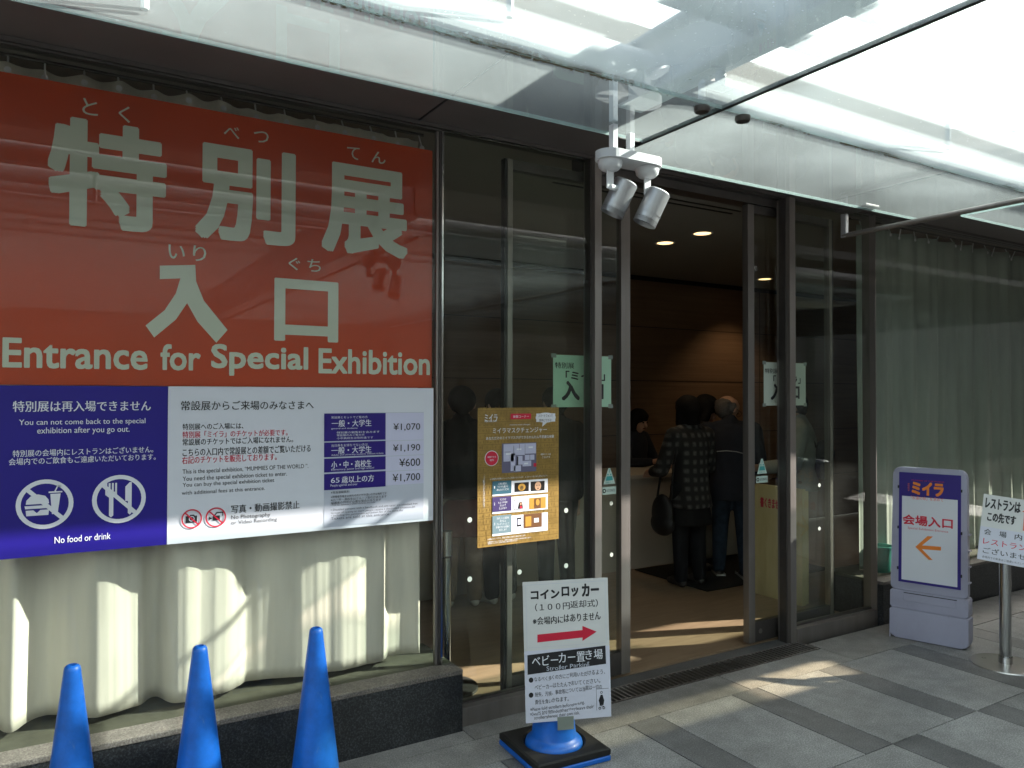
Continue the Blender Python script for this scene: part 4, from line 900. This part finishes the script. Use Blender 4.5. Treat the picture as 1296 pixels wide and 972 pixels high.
B.ptext('「永遠の命」を求めて', 1153, 1194, 629, 633.5, 'ink_salmon', .012); B.ptext('MUMMIES OF THE WORLD', 1154, 1195, 608.3, 609.6, 'ink_red', 0)
B.ptext('会場入口', 1142.5, 1206, 653.5, 666.5, 'ink_red', .03); B.ptext('Special Exhibition Entrance', 1149, 1200, 669, 672.5, 'ink_red', 0)
B.ppoly([(1158.5, 692), (1174, 678.5), (1181, 679), (1167, 690.2), (1191, 692), (1191, 696.8), (1167, 695), (1180.5, 708.8), (1175.5, 708.6)], 'ink_orange', 1, 'arrow')
B.done()

# restaurant sign on a steel post
t = thing('restaurant_sign', 'steel post with a tilted white sign about the restaurant at the right edge', 'sign', (4.748, 2.318, 0))
mb = MB(); mb.lathe([(.0005, .012), (.14, .010), (.178, .006), (.182, .0), (.0005, .0)], (4.748, 2.318, 0), 56); mb.build('base', 'brushed', t, True, True)
mb = MB(); mb.lathe([(.036, .0102), (.036, .05), (.0305, .052), (.0305, .72), (.0, .722)], (4.748, 2.318, 0), 32); mb.build('post', 'chrome', t, True, True)
u, v = plane_frame(2.585, .575, -.131)
B = Board(t, (4.754, 2.289, .776), u, v, .297, .42, .004, 'paper_white', 'board'); n_ = B.n
mb = MB(); mb.tube(Vector((4.748, 2.318, .70)), B.O - n_*.020, .012); mb.build('bracket', 'chrome', t, True, True)
def lt(body, a0, a1, b0, b1, m_, bo, lay=1): B.text(body, a0, a1, b0, b1, m_, bo, lay)
lt('レストランは', -.136, .040, .118, .188, 'ink_black', .03); lt('この先です', -.120, .022, .035, .098, 'ink_black', .03)
B.poly([(.058, .012), (.142, .012), (.142, .13), (.148, .13), (.10, .195), (.048, .13), (.058, .13)], 'ink_salmon', 1, 'arrow'); lt('徒', .080, .118, .085, .118, 'ink_black', .01, 2); lt('歩', .080, .118, .035, .07, 'ink_black', .01, 2)
B.rect(-.1485, .1485, -.21, -.002, 'paper_lilac', 0, 'lower_sheet')
for i, c_ in enumerate('会場内に'): lt(c_, -.128+.075*i, -.092+.075*i, -.052, -.014, 'ink_black', .02)
lt('レストラン', -.128, .082, -.112, -.074, 'ink_red', .015); lt('は', .092, .124, -.112, -.074, 'ink_black', .02)
lt('ございません', -.125, .13, -.168, -.130, 'ink_black', .015); lt('会場内での飲食はご遠慮いただいております', -.125, .135, -.198, -.184, 'ink_black', .0)
B.done()

# ================================================================== spotlights under the canopy
t = thing('spotlight', 'pair of grey cylinder spotlights on a pale bracket under the canopy', 'spotlight', (1.76, 2.1, 2.42))
mb = MB(); pts = []
for cx_, a0 in ((1.845, -90), (1.675, 90)):
    for i in range(13): a = RAD(a0+180*i/12); pts.append((cx_+.052*math.cos(a), 2.1+.052*math.sin(a), 2.372))
mb.prism(pts, (0, 0, .030)); mb.build('bracket_plate', 'white_metal', t)
for x, y in ((1.69, 2.10), (1.80, 2.14)): mb = MB(); mb.box(x-.010, x+.010, y-.012, y+.012, 2.4022, 2.4995 if x > 1.7 else 2.4995); mb.build('hanger', 'white_metal', t)
mb = MB(); q = [(1.700, 2.13, 2.4025), (1.704, 2.135, 2.44), (1.716, 2.145, 2.47), (1.74, 2.16, 2.485), (1.80, 2.17, 2.488), (1.875, 2.17, 2.490)]
for p_, q_ in zip(q, q[1:]): mb.tube(p_, q_, .0045, n=8)
mb.build('cable', 'black', t, True)
mb = MB(); mb.box(1.68, 1.70, 2.088, 2.112, 2.5125, 2.66); mb.build('hanger_rod', 'white_metal', t)
for cx_, top, bot in ((1.675, (1.760, 2.115, 2.310), (1.722, 2.152, 2.200)), (1.845, (1.878, 2.075, 2.283), (1.837, 2.108, 2.170))):
    mb = MB(); mb.lathe([(.041, 2.3715), (.043, 2.363), (.040, 2.348), (.030, 2.338), (.020, 2.334), (.0, 2.334)], (cx_, 2.1, 0), 32); so_ = mb.build('socket', 'white_metal', t, True, True)
    top = Vector(top); bot = Vector(bot); d = (bot-top).normalized(); up_ = -d
    mb = MB(); mid = top+(bot-top)*.66
    mb.tube(top+up_*.005, top, .037, .043, 36); mb.tube(top, mid, .043, .043, 36, False); mb.tube(mid, mid+d*.003, .0445, .0445, 36, False); mb.tube(mid+d*.003, bot, .043, .043, 36, False); mb.tube(bot, bot-d*.02, .043, .043, 36, False)
    lamp = mb.build('lamp_body', 'alu', t, True, True)
    mb = MB(); mb.tube(bot-d*.016, bot-d*.018, .043, n=36); mb.build('lens', 'black', lamp)
    mb = MB(); j = top+(bot-top)*.22; a = Vector((cx_, 2.1, 2.335)); k_ = a+Vector((.0, -.0, -.055)); mb.obox(a+Vector((0, 0, -.03)), X_, Z_, -Y_, .030, .065, .006, .002); mb.tube(k_, j, .010, .012); mb.build('yoke', 'white_metal', t)

# ================================================================== inside the lobby
t = thing('barrier_post', 'chrome barrier post on a round base just inside the left pane', 'barrier post', (1.84, 3.60, 0))
mb = MB(); mb.lathe([(.0005, .028), (.12, .024), (.165, .012), (.168, .0), (.0005, .0)], (1.82, 3.66, 0), 48); mb.build('base', 'steel_dark', t, True, True)
mb = MB(); mb.lathe([(.024, .026), (.024, .70)], (1.82, 3.66, 0), 28); mb.lathe([(.030, .70), (.030, .83), (.0, .832)], (1.82, 3.66, 0), 28); mb.build('post', 'chrome', t, True, True)
mb = MB(); mb.lathe([(.0265, .69), (.0265, .7)], (1.82, 3.66, 0), 28); mb.build('collar', 'black', t)
t = thing('reception_counter', 'long pale reception counter with a clerk behind it', 'counter', (4.4, 5.6, 0))
mb = MB(); mb.box(2.4, 5.9, 5.30, 5.75, 0.002, .80); mb.build('front', 'counter_white', t); mb = MB(); mb.box(2.38, 5.92, 5.28, 5.95, .8005, .84, .004); mb.build('top', 'counter_white', t)
t = thing('wood_panel', 'honey-coloured wooden side panel with red writing behind the right door', 'counter', (4.78, 3.98, 0))
mb = MB(); mb.box(4.76, 4.80, 3.72, 4.16, .002, .86, .003); mb.build('board', 'wood_panel', t); mb = MB(); mb.box(4.8005, 4.86, 3.74, 4.14, .002, .84, .003); mb.build('cabinet', 'wood_panel', t)
B = Board(t, (4.7598, 3.94, .6), -Y_, Z_, .44, .5, .001, None)
B.text('書くきません。', -.165, .065, .085, .165, 'ink_red', .03); B.done()
t = thing('wall_desk', 'dark low desk at the far left of the lobby', 'desk', (2.0, 5.6, 0))
mb = MB(); mb.box(1.35, 2.35, 5.2, 5.8, .70, .74, .003); mb.build('top', 'wood_wall', t)
for x in (1.40, 2.30):
    for y in (5.25, 5.75): mb = MB(); mb.box(x-.02, x+.02, y-.02, y+.02, .002, .6995); mb.build('leg', 'steel_dark', t)
mb = MB(); mb.box(4.47, 6.0, 4.385, 5.26, .0015, .010, .003); tag(mb.build('floor_mat', 'mat_dark'), 'dark rubber floor mat under the people at the counter', 'floor mat')
t = thing('bucket', 'teal plastic bucket on the ledge behind the window beside the stand', 'bucket', (5.35, 3.37, .283))
BX, BY = 5.17, 3.365
mb = MB(); mb.lathe([(.0, .2845), (.062, .2845), (.082, .455), (.089, .457), (.089, .470), (.080, .470), (.061, .30), (.0, .30)], (BX, BY, 0), 32); mb.build('pail', 'bucket_green', t, True, True)
mb = MB()
for i in range(10):
    a, b2 = (math.pi*k/10 for k in (i, i+1)); mb.tube((BX+.088*math.cos(a), BY-.03*math.sin(a), .462-.05*math.sin(a)), (BX+.088*math.cos(b2), BY-.03*math.sin(b2), .462-.05*math.sin(b2)), .0035, n=8)
mb.build('bail', 'steel', t)

def downlight(x, y, power, label):
    t = thing('ceiling_downlight', label, 'ceiling light', (x, y, 2.84), 'recessed ceiling lights of the lobby')
    mb = MB(); mb.lathe([(.085, 2.8395), (.085, 2.834), (.070, 2.834), (.066, 2.8395)], (x, y, 0), 36); mb.build('trim', 'white_metal', t, True, True)
    mb = MB(); mb.tube((x, y, 2.8385), (x, y, 2.8365), .066, n=36); mb.build('lens', 'lamp_warm', t)
    l = bpy.data.lights.new('downlight_lamp', 'SPOT'); l.energy = power; l.spot_size = RAD(110); l.spot_blend = .6; l.shadow_soft_size = .06; l.color = (1, .72, .42)
    o = bpy.data.objects.new('downlight_lamp', l); COL.objects.link(o); o.location = (x, y, 2.82); o.parent = t; o.matrix_parent_inverse = Matrix.Translation((-x, -y, -2.84)); return t
downlight(4.44, 4.83, 2.4, 'nearer of the two glowing ceiling lights seen through the doorway, left one')
downlight(4.43, 4.39, 2.4, 'glowing ceiling light seen through the doorway, right one')
downlight(6.75, 5.75, 5.5, 'ceiling light washing the wooden back wall behind the right door')
downlight(1.9, 5.2, .5, 'ceiling light over the left end of the lobby')

# ================================================================== people
def blob(parts, name, m_, parent, vox=.012, smooth=6):
    """parts: tapered capsules (p, r, q, r2) or ellipsoids ('e', c, (rx,ry,rz), rotZ) fused into one skin"""
    mb = MB()
    for p in parts:
        if p[0] == 'L':          # lofted trunk: rings of (centre, half width, half depth), turned by p[2]
            Rm = Matrix.Rotation(p[2], 3, 'Z'); rings = []
            for c, rx, ry in p[1]: rings.append([mb.bm.verts.new(Vector(c)+Rm @ Vector((rx*math.copysign(abs(math.cos(q))**.85, math.cos(q)), ry*math.copysign(abs(math.sin(q))**.85, math.sin(q)), 0))) for q in (2*math.pi*i/28 for i in range(28))])
            for A_, B_ in zip(rings, rings[1:]):
                for i in range(28): mb.bm.faces.new((A_[i], A_[(i+1) % 28], B_[(i+1) % 28], B_[i]))
            mb.bm.faces.new(rings[0][::-1]); mb.bm.faces.new(rings[-1])
        elif p[0] == 'e':
            Rm = Matrix.Rotation(p[3] if len(p) > 3 else 0, 3, 'Z'); mb.ball(p[1], 1, p[2], 3, Rm)
        else:
            a, ra, b_, rb = Vector(p[0]), p[1], Vector(p[2]), p[3]
            mb.tube(a, b_, ra, rb, 18); mb.ball(a, ra); mb.ball(b_, rb)
    o = mb.build(name, m_, parent, True)
    r = o.modifiers.new('fuse', 'REMESH'); r.mode = 'VOXEL'; r.voxel_size = vox; r.use_smooth_shade = True
    s_ = o.modifiers.new('soften', 'SMOOTH'); s_.factor = .5; s_.iterations = smooth
    dg = bpy.context.evaluated_depsgraph_get(); me = bpy.data.meshes.new_from_object(o.evaluated_get(dg)); me.name = name
    for p in me.polygons: p.use_smooth = True
    o.modifiers.clear(); old = o.data; o.data = me; bpy.data.meshes.remove(old); return o

def person(label, x, y, face, H=1.58, lean=.0, headtilt=0., headyaw=0., top='coat_navy', top_len=.47, skirt=None, legs='trousers_black', shoe='shoe_dark', hair='bob', hairm='hair_black', arms=None, stride=.0, bulk=1., seated=False, sole=None):
    """face: heading in degrees, clockwise from +Y (away from the camera)"""
    t = thing('person', label, 'person', (x, y, 0)); a = RAD(face); F = Vector((math.sin(a), math.cos(a), 0)); R = Vector((math.cos(a), -math.sin(a), 0)); O = Vector((x, y, 0))
    def Q(r, f, z): return O+R*r+F*f+Z_*z
    def Lz(z): return max(0, z-.52*H)*math.sin(lean)       # forward shift from leaning at the hip
    hz = .52*H; sh = .815*H; sw = .105*H*bulk
    drop = (sh-hz)*(1-math.cos(lean))
    def T(r, f, z): return Q(r, f+Lz(z), z-drop*max(0, (z-hz)/(sh-hz)))
    hip = [T(-.055*H, 0, hz-.02), T(.055*H, 0, hz-.02)]
    knee = [Q(-.055*H, .02+stride, .285*H), Q(.055*H, .02-stride, .285*H)]; ank = [Q(-.06*H, 0+stride*1.6, .05*H), Q(.06*H, 0-stride*1.6, .05*H)]
    if seated:
        knee = [T(-.06*H, .26*H, hz-.03), T(.06*H, .26*H, hz-.03)]; ank = [T(-.06*H, .25*H, hz-.27*H), T(.06*H, .25*H, hz-.27*H)]
    shl = [T(-sw, 0, sh-.02), T(sw, 0, sh-.02)]
    arms = arms or [((-.15*H, .03, .63*H), (-.145*H, .09, .47*H)), ((.15*H, .03, .63*H), (.145*H, .09, .47*H))]
    elb = [T(*arms[0][0]), T(*arms[1][0])]; wri = [T(*arms[0][1]), T(*arms[1][1])]
    # head
    nb = T(0, .01, .835*H); hc = T(0, .035+.05*math.sin(headtilt), .925*H-.02*math.sin(headtilt))
    hy = a+headyaw; HF = Vector((math.sin(hy), math.cos(hy), 0)); HR = Vector((math.cos(hy), -math.sin(hy), 0))
    hf = HF*math.cos(headtilt)-Z_*math.sin(headtilt); hu = Z_*math.cos(headtilt)+HF*math.sin(headtilt); rh = .066*H
    def HP(r, f, z): return hc+HR*(r*rh)+hf*(f*rh)+hu*(z*rh)
    body = [(nb-Z_*.05, .033*H, hc-hu*.3*rh, .034*H), (HP(0, -.12, .25), rh*.92, HP(0, .1, .3), rh*.86), (HP(0, .25, -.45), rh*.62, HP(0, .38, -.8), rh*.42),
            (HP(0, .92, .1), rh*.10, HP(0, 1.10, -.28), rh*.17), (HP(-.86, -.05, .15), rh*.15, HP(-.88, -.1, -.2), rh*.12), (HP(.86, -.05, .15), rh*.15, HP(.88, -.1, -.2), rh*.12),
            (HP(-.3, .72, .22), rh*.2, HP(.3, .72, .22), rh*.2), (HP(-.2, .74, -.72), rh*.13, HP(.2, .74, -.72), rh*.13),
            (T(-.03*H, 0, .765*H), .045*H, T(-.02*H, 0, .57*H), .06*H), (T(.03*H, 0, .765*H), .045*H, T(.02*H, 0, .57*H), .06*H)]
    for s_ in (0, 1): body += [(shl[s_]-Z_*.012, .026*H, elb[s_], .025*H), (elb[s_], .026*H, wri[s_], .019*H), (hip[s_], .044*H, knee[s_], .031*H), (knee[s_], .033*H, ank[s_], .022*H)]
    for s_ in (0, 1):          # hands: palm, four unequal curled fingers, thumb
        d = (wri[s_]-elb[s_]).normalized(); side = d.cross(Z_); side = side.normalized() if side.length > .1 else R.copy(); pn = d.cross(side).normalized()
        if pn.z > 0: pn = -pn
        body += [(wri[s_], .018*H, wri[s_]+d*.045*H, .021*H), (wri[s_]+d*.03*H+side*.012*H, .014*H, wri[s_]+d*.05*H-side*.012*H, .014*H)]
        for k, ln in enumerate((.036, .044, .041, .032)):
            b0 = wri[s_]+d*.052*H+side*(.019-.0125*k)*H; b1 = b0+d*ln*.55*H+pn*.006*H; body += [(b0, .0062*H, b1, .0058*H), (b1, .0058*H, b1+d*ln*.35*H+pn*.016*H, .005*H)]
        sg = 1 if s_ == 0 else -1; b0 = wri[s_]+d*.018*H+side*.02*sg*H; body += [(b0, .0075*H, b0+d*.028*H+side*.016*sg*H+pn*.006*H, .006*H)]
    bo = blob(body, 'body', 'skin', t, .0085, 3)
    for s_ in (-1, 1):
        e = HP(.36*s_, .86, .08); mb = MB(); mb.ball(e, rh*.115, sub=2); mb.build('eye', 'hair_black', t, True)
    mb = MB(); mb.obox(HP(0, .93, -.60), HR, hu, hf, rh*.42, rh*.07, rh*.10, .001); mb.build('mouth', 'dress_maroon', t)
    # top garment
    g = []; k = bulk
    hem = top_len*H
    prof = [(hem/H, .112+.10*max(0, .50-hem/H), .092+.10*max(0, .50-hem/H)), (.52, .104, .086), (.58, .098, .082), (.64, .097, .080), (.70, .102, .080), (.76, .106, .076), (.80, .098, .066), (.835, .062, .052)]
    prof = [q for i, q in enumerate(prof) if i == 0 or q[0] > hem/H+.02]
    g.append(('L', [(T(0, 0, z*H), r_*H*k, f_*H*k) for z, r_, f_ in prof], -a))
    g.append((T(-sw*.55, 0, sh+.01), .040*H, T(sw*.55, 0, sh+.01), .040*H)); g.append((T(0, 0, .835*H), .050*H, T(0, .01, .855*H), .045*H))
    for s_ in (0, 1):
        w2 = wri[s_]-(wri[s_]-elb[s_]).normalized()*.02; g += [(shl[s_], .046*H*k, elb[s_], .040*H*k), (elb[s_], .040*H*k, w2, .031*H*k)]
    blob(g, 'jacket', top, t, .013, 4)
    # legs
    g = []
    for s_ in (0, 1): g += [(hip[s_]+Z_*.02, .062*H*(.9+.1*k), knee[s_], .045*H), (knee[s_], .045*H, ank[s_], .036*H)]
    g.append(('e', T(0, 0, hz), (.095*H, .078*H, .06*H), -a)); blob(g, 'trousers', legs, t, .013, 3)
    if skirt:
        g = [('L', [(Q(0, .01, z*H), (.100+.12*(.5-z))*H, (.084+.12*(.5-z))*H) for z in (.50, .44, .38, .33)], -a)]
        blob(g, 'skirt', skirt, t, .013, 3)
    for s_ in (0, 1):
        A = Vector((ank[s_].x, ank[s_].y, ank[s_].z-.05*H)); sz = A.z
        blob([(A+Z_*.035+F*-.02, .034, A+Z_*.04+F*.10, .036), (A+Z_*.032+F*.10, .033, A+Z_*.026+F*.155, .027), (A+Z_*.07, .036, A+Z_*.04, .038)], 'shoe', shoe, t, .009, 2)
        if sole: mb = MB(); mb.obox(A+Z_*.012+F*.065, R, Z_, F, .076, .022, .26, .009); mb.build('sole', sole, t)
    # hair
    if hair == 'bob':
        g = [(HP(0, -.16, .40), rh*1.02, HP(0, .02, .46), rh*.98), (HP(0, -.40, .1), rh*.90, HP(0, -.36, -.75), rh*.72), (HP(-.68, -.10, .2), rh*.42, HP(-.74, -.05, -.85), rh*.40), (HP(.68, -.10, .2), rh*.42, HP(.74, -.05, -.85), rh*.40), (HP(-.4, .62, .72), rh*.3, HP(.4, .62, .72), rh*.3)]
    elif hair == 'short':
        g = [(HP(0, -.20, .34), rh*1.0, HP(0, .05, .44), rh*.95), (HP(0, -.5, .0), rh*.6, HP(0, -.5, -.35), rh*.48), (HP(-.70, -.15, .3), rh*.3, HP(-.72, -.1, .0), rh*.2), (HP(.70, -.15, .3), rh*.3, HP(.72, -.1, .0), rh*.2)]
    else:   # balding: fringe round the back and sides
        g = [(HP(0, -.42, .1), rh*.78, HP(0, -.34, -.2), rh*.74), (HP(-.66, -.2, .25), rh*.34, HP(-.66, -.2, -.15), rh*.28), (HP(.66, -.2, .25), rh*.34, HP(.66, -.2, -.15), rh*.28), (HP(-.74, -.25, .35), rh*.26, HP(-.72, -.3, -.15), rh*.22), (HP(.74, -.25, .35), rh*.26, HP(.72, -.3, -.15), rh*.22), (HP(-.5, -.72, .3), rh*.34, HP(.5, -.72, .3), rh*.34), (HP(-.45, -.66, -.1), rh*.32, HP(.45, -.66, -.1), rh*.32)]
    blob(g, 'hair', hairm, t, .010, 2)
    return t, dict(T=T, Q=Q, HP=HP, HR=HR, hf=hf, hu=hu, rh=rh, F=F, R=R, H=H, wri=wri, shl=shl)

t, I = person('woman in a black plaid coat with bobbed black hair seen from behind at the counter', 4.50, 4.60, 8, 1.53, top='coat_plaid', top_len=.42, skirt='coat_black', legs='trousers_black', shoe='shoe_dark', hair='bob', bulk=1.0,
              arms=[((-.165*1.53, .04, .62*1.53), (-.15*1.53, .20, .60*1.53)), ((.15*1.53, .06, .62*1.53), (.06*1.53, .24, .62*1.53))])
H_ = 1.53; T_ = I['T']
g = thing('shoulder_bag', 'black shoulder bag hanging at the side of the woman in plaid', 'bag', tuple(T_(-.27, .0, .5)))
c_ = T_(-.255, .02, .60); blob([('e', c_, (.055, .12, .16)), ('e', c_-Z_*.08, (.06, .13, .10))], 'body', 'bag_black', g, .012, 3)
mb = MB(); pts = [T_(-.245, -.08, .72), T_(-.205, -.06, 1.0), T_(-.125, -.03, 1.275), T_(-.12, .04, 1.28), T_(-.20, .10, 1.0), T_(-.245, .11, .72)]
for p_, q_ in zip(pts, pts[1:]): mb.tube(p_, q_, .009, n=8); mb.ball(q_, .009, sub=1)
mb.build('strap', 'bag_black', g, True)
t, I = person('elderly balding man in a dark navy jacket and jeans leaning forward, seen from behind', 5.01, 4.62, 32, 1.56, lean=.16, headtilt=.42, headyaw=1.0, top='coat_navy', top_len=.43, legs='jeans', shoe='shoe_dark', hair='bald', hairm='hair_grey', bulk=1.18, stride=.05, sole='shoe_white',
              arms=[((-.15*1.56, .06, .60*1.56), (-.06*1.56, .26, .60*1.56)), ((.16*1.56, .05, .60*1.56), (.08*1.56, .27, .58*1.56))])
T_ = I['T']; HP = I['HP']; rh = I['rh']
mb = MB()
for s_ in (-1, 1):
    e = HP(.38*s_, 1.06, .08); q = [e+I['HR']*(.3*rh*math.cos(2*math.pi*i/14))+I['hu']*(.24*rh*math.sin(2*math.pi*i/14)) for i in range(14)]
    for i in range(14): mb.tube(q[i], q[(i+1) % 14], .0016, n=6)
    mb.tube(HP(.68*s_, 1.04, .12), HP(.93*s_, -.1, .16), .0016, n=6)
mb.tube(HP(-.1, 1.08, .12), HP(.1, 1.08, .12), .0016, n=6); mb.build('glasses', 'black', t)
mb = MB(); q = [T_(-.16, -.150, 1.085), T_(-.08, -.158, 1.092), T_(0, -.160, 1.085), T_(.06, -.158, 1.07), T_(.10, -.152, 1.05)]
for p_, q_ in zip(q, q[1:]): mb.tube(p_, q_, .0035, n=6)
mb.build('piping', 'shirt_grey', t)
person('black-haired person in a dark coat bent over between plaid woman and balding man', 4.93, 5.02, 110, 1.55, lean=.12, headtilt=.4, top='coat_black', legs='trousers_black', hair='bob')
person('clerk with long black hair in a dark top sitting behind the counter', 5.17, 6.08, 168, 1.40, headtilt=.25, headyaw=-.1, top='coat_navy', legs='trousers_black', hair='bob', seated=False,
       arms=[((-.17*1.4, .08, .62*1.4), (-.10*1.4, .30, .64*1.4)), ((.17*1.4, .08, .62*1.4), (.08*1.4, .30, .64*1.4))])
person('person in a dark jacket and maroon skirt over beige trousers behind the brown poster', 2.62, 5.02, 20, 1.60, top='coat_black', skirt='dress_maroon', legs='trousers_beige', shoe='shoe_white', hair='short', top_len=.50)
person('person in black with pale sneakers behind the brown poster, next to the maroon skirt', 2.93, 4.98, -15, 1.58, top='coat_black', legs='trousers_black', shoe='shoe_white', hair='short')
person('person in dark clothes whose head shows beside the green paper notice', 3.36, 4.86, 5, 1.60, top='coat_black', legs='trousers_black', shoe='shoe_dark', hair='short')
t, I = person('man in light grey T-shirt and khaki trousers behind the right pane', 5.50, 4.32, -38, 1.57, headtilt=.2, top='shirt_grey', top_len=.48, legs='trousers_khaki', shoe='shoe_dark', hair='short', bulk=1.12,
       arms=[((-.17*1.57, .05, .62*1.57), (-.10*1.57, .30, .60*1.57)), ((.17*1.57, .05, .62*1.57), (.10*1.57, .20, .56*1.57))])
T_ = I['T']; g = thing('waist_bag', 'dark blue-black bag hung at the back of the man in grey', 'bag', tuple(T_(0, -.18, .95)))
blob([('e', T_(0, -.19, 1.06), (.13, .09, .12), RAD(38)), ('e', T_(0, -.18, .95), (.15, .09, .11), RAD(38))], 'body', 'coat_navy', g, .012, 3)
mb = MB(); q = [T_(-.10, -.13, 1.12), T_(-.10, -.04, 1.32), T_(-.10, .06, 1.30), T_(-.10, .13, 1.10)]
for p_, q_ in zip(q, q[1:]): mb.tube(p_, q_, .012, n=8)
q = [T_(.10, -.13, 1.12), T_(.10, -.04, 1.32), T_(.10, .06, 1.30), T_(.10, .13, 1.10)]
for p_, q_ in zip(q, q[1:]): mb.tube(p_, q_, .012, n=8)
mb.build('strap', 'bag_black', g, True)
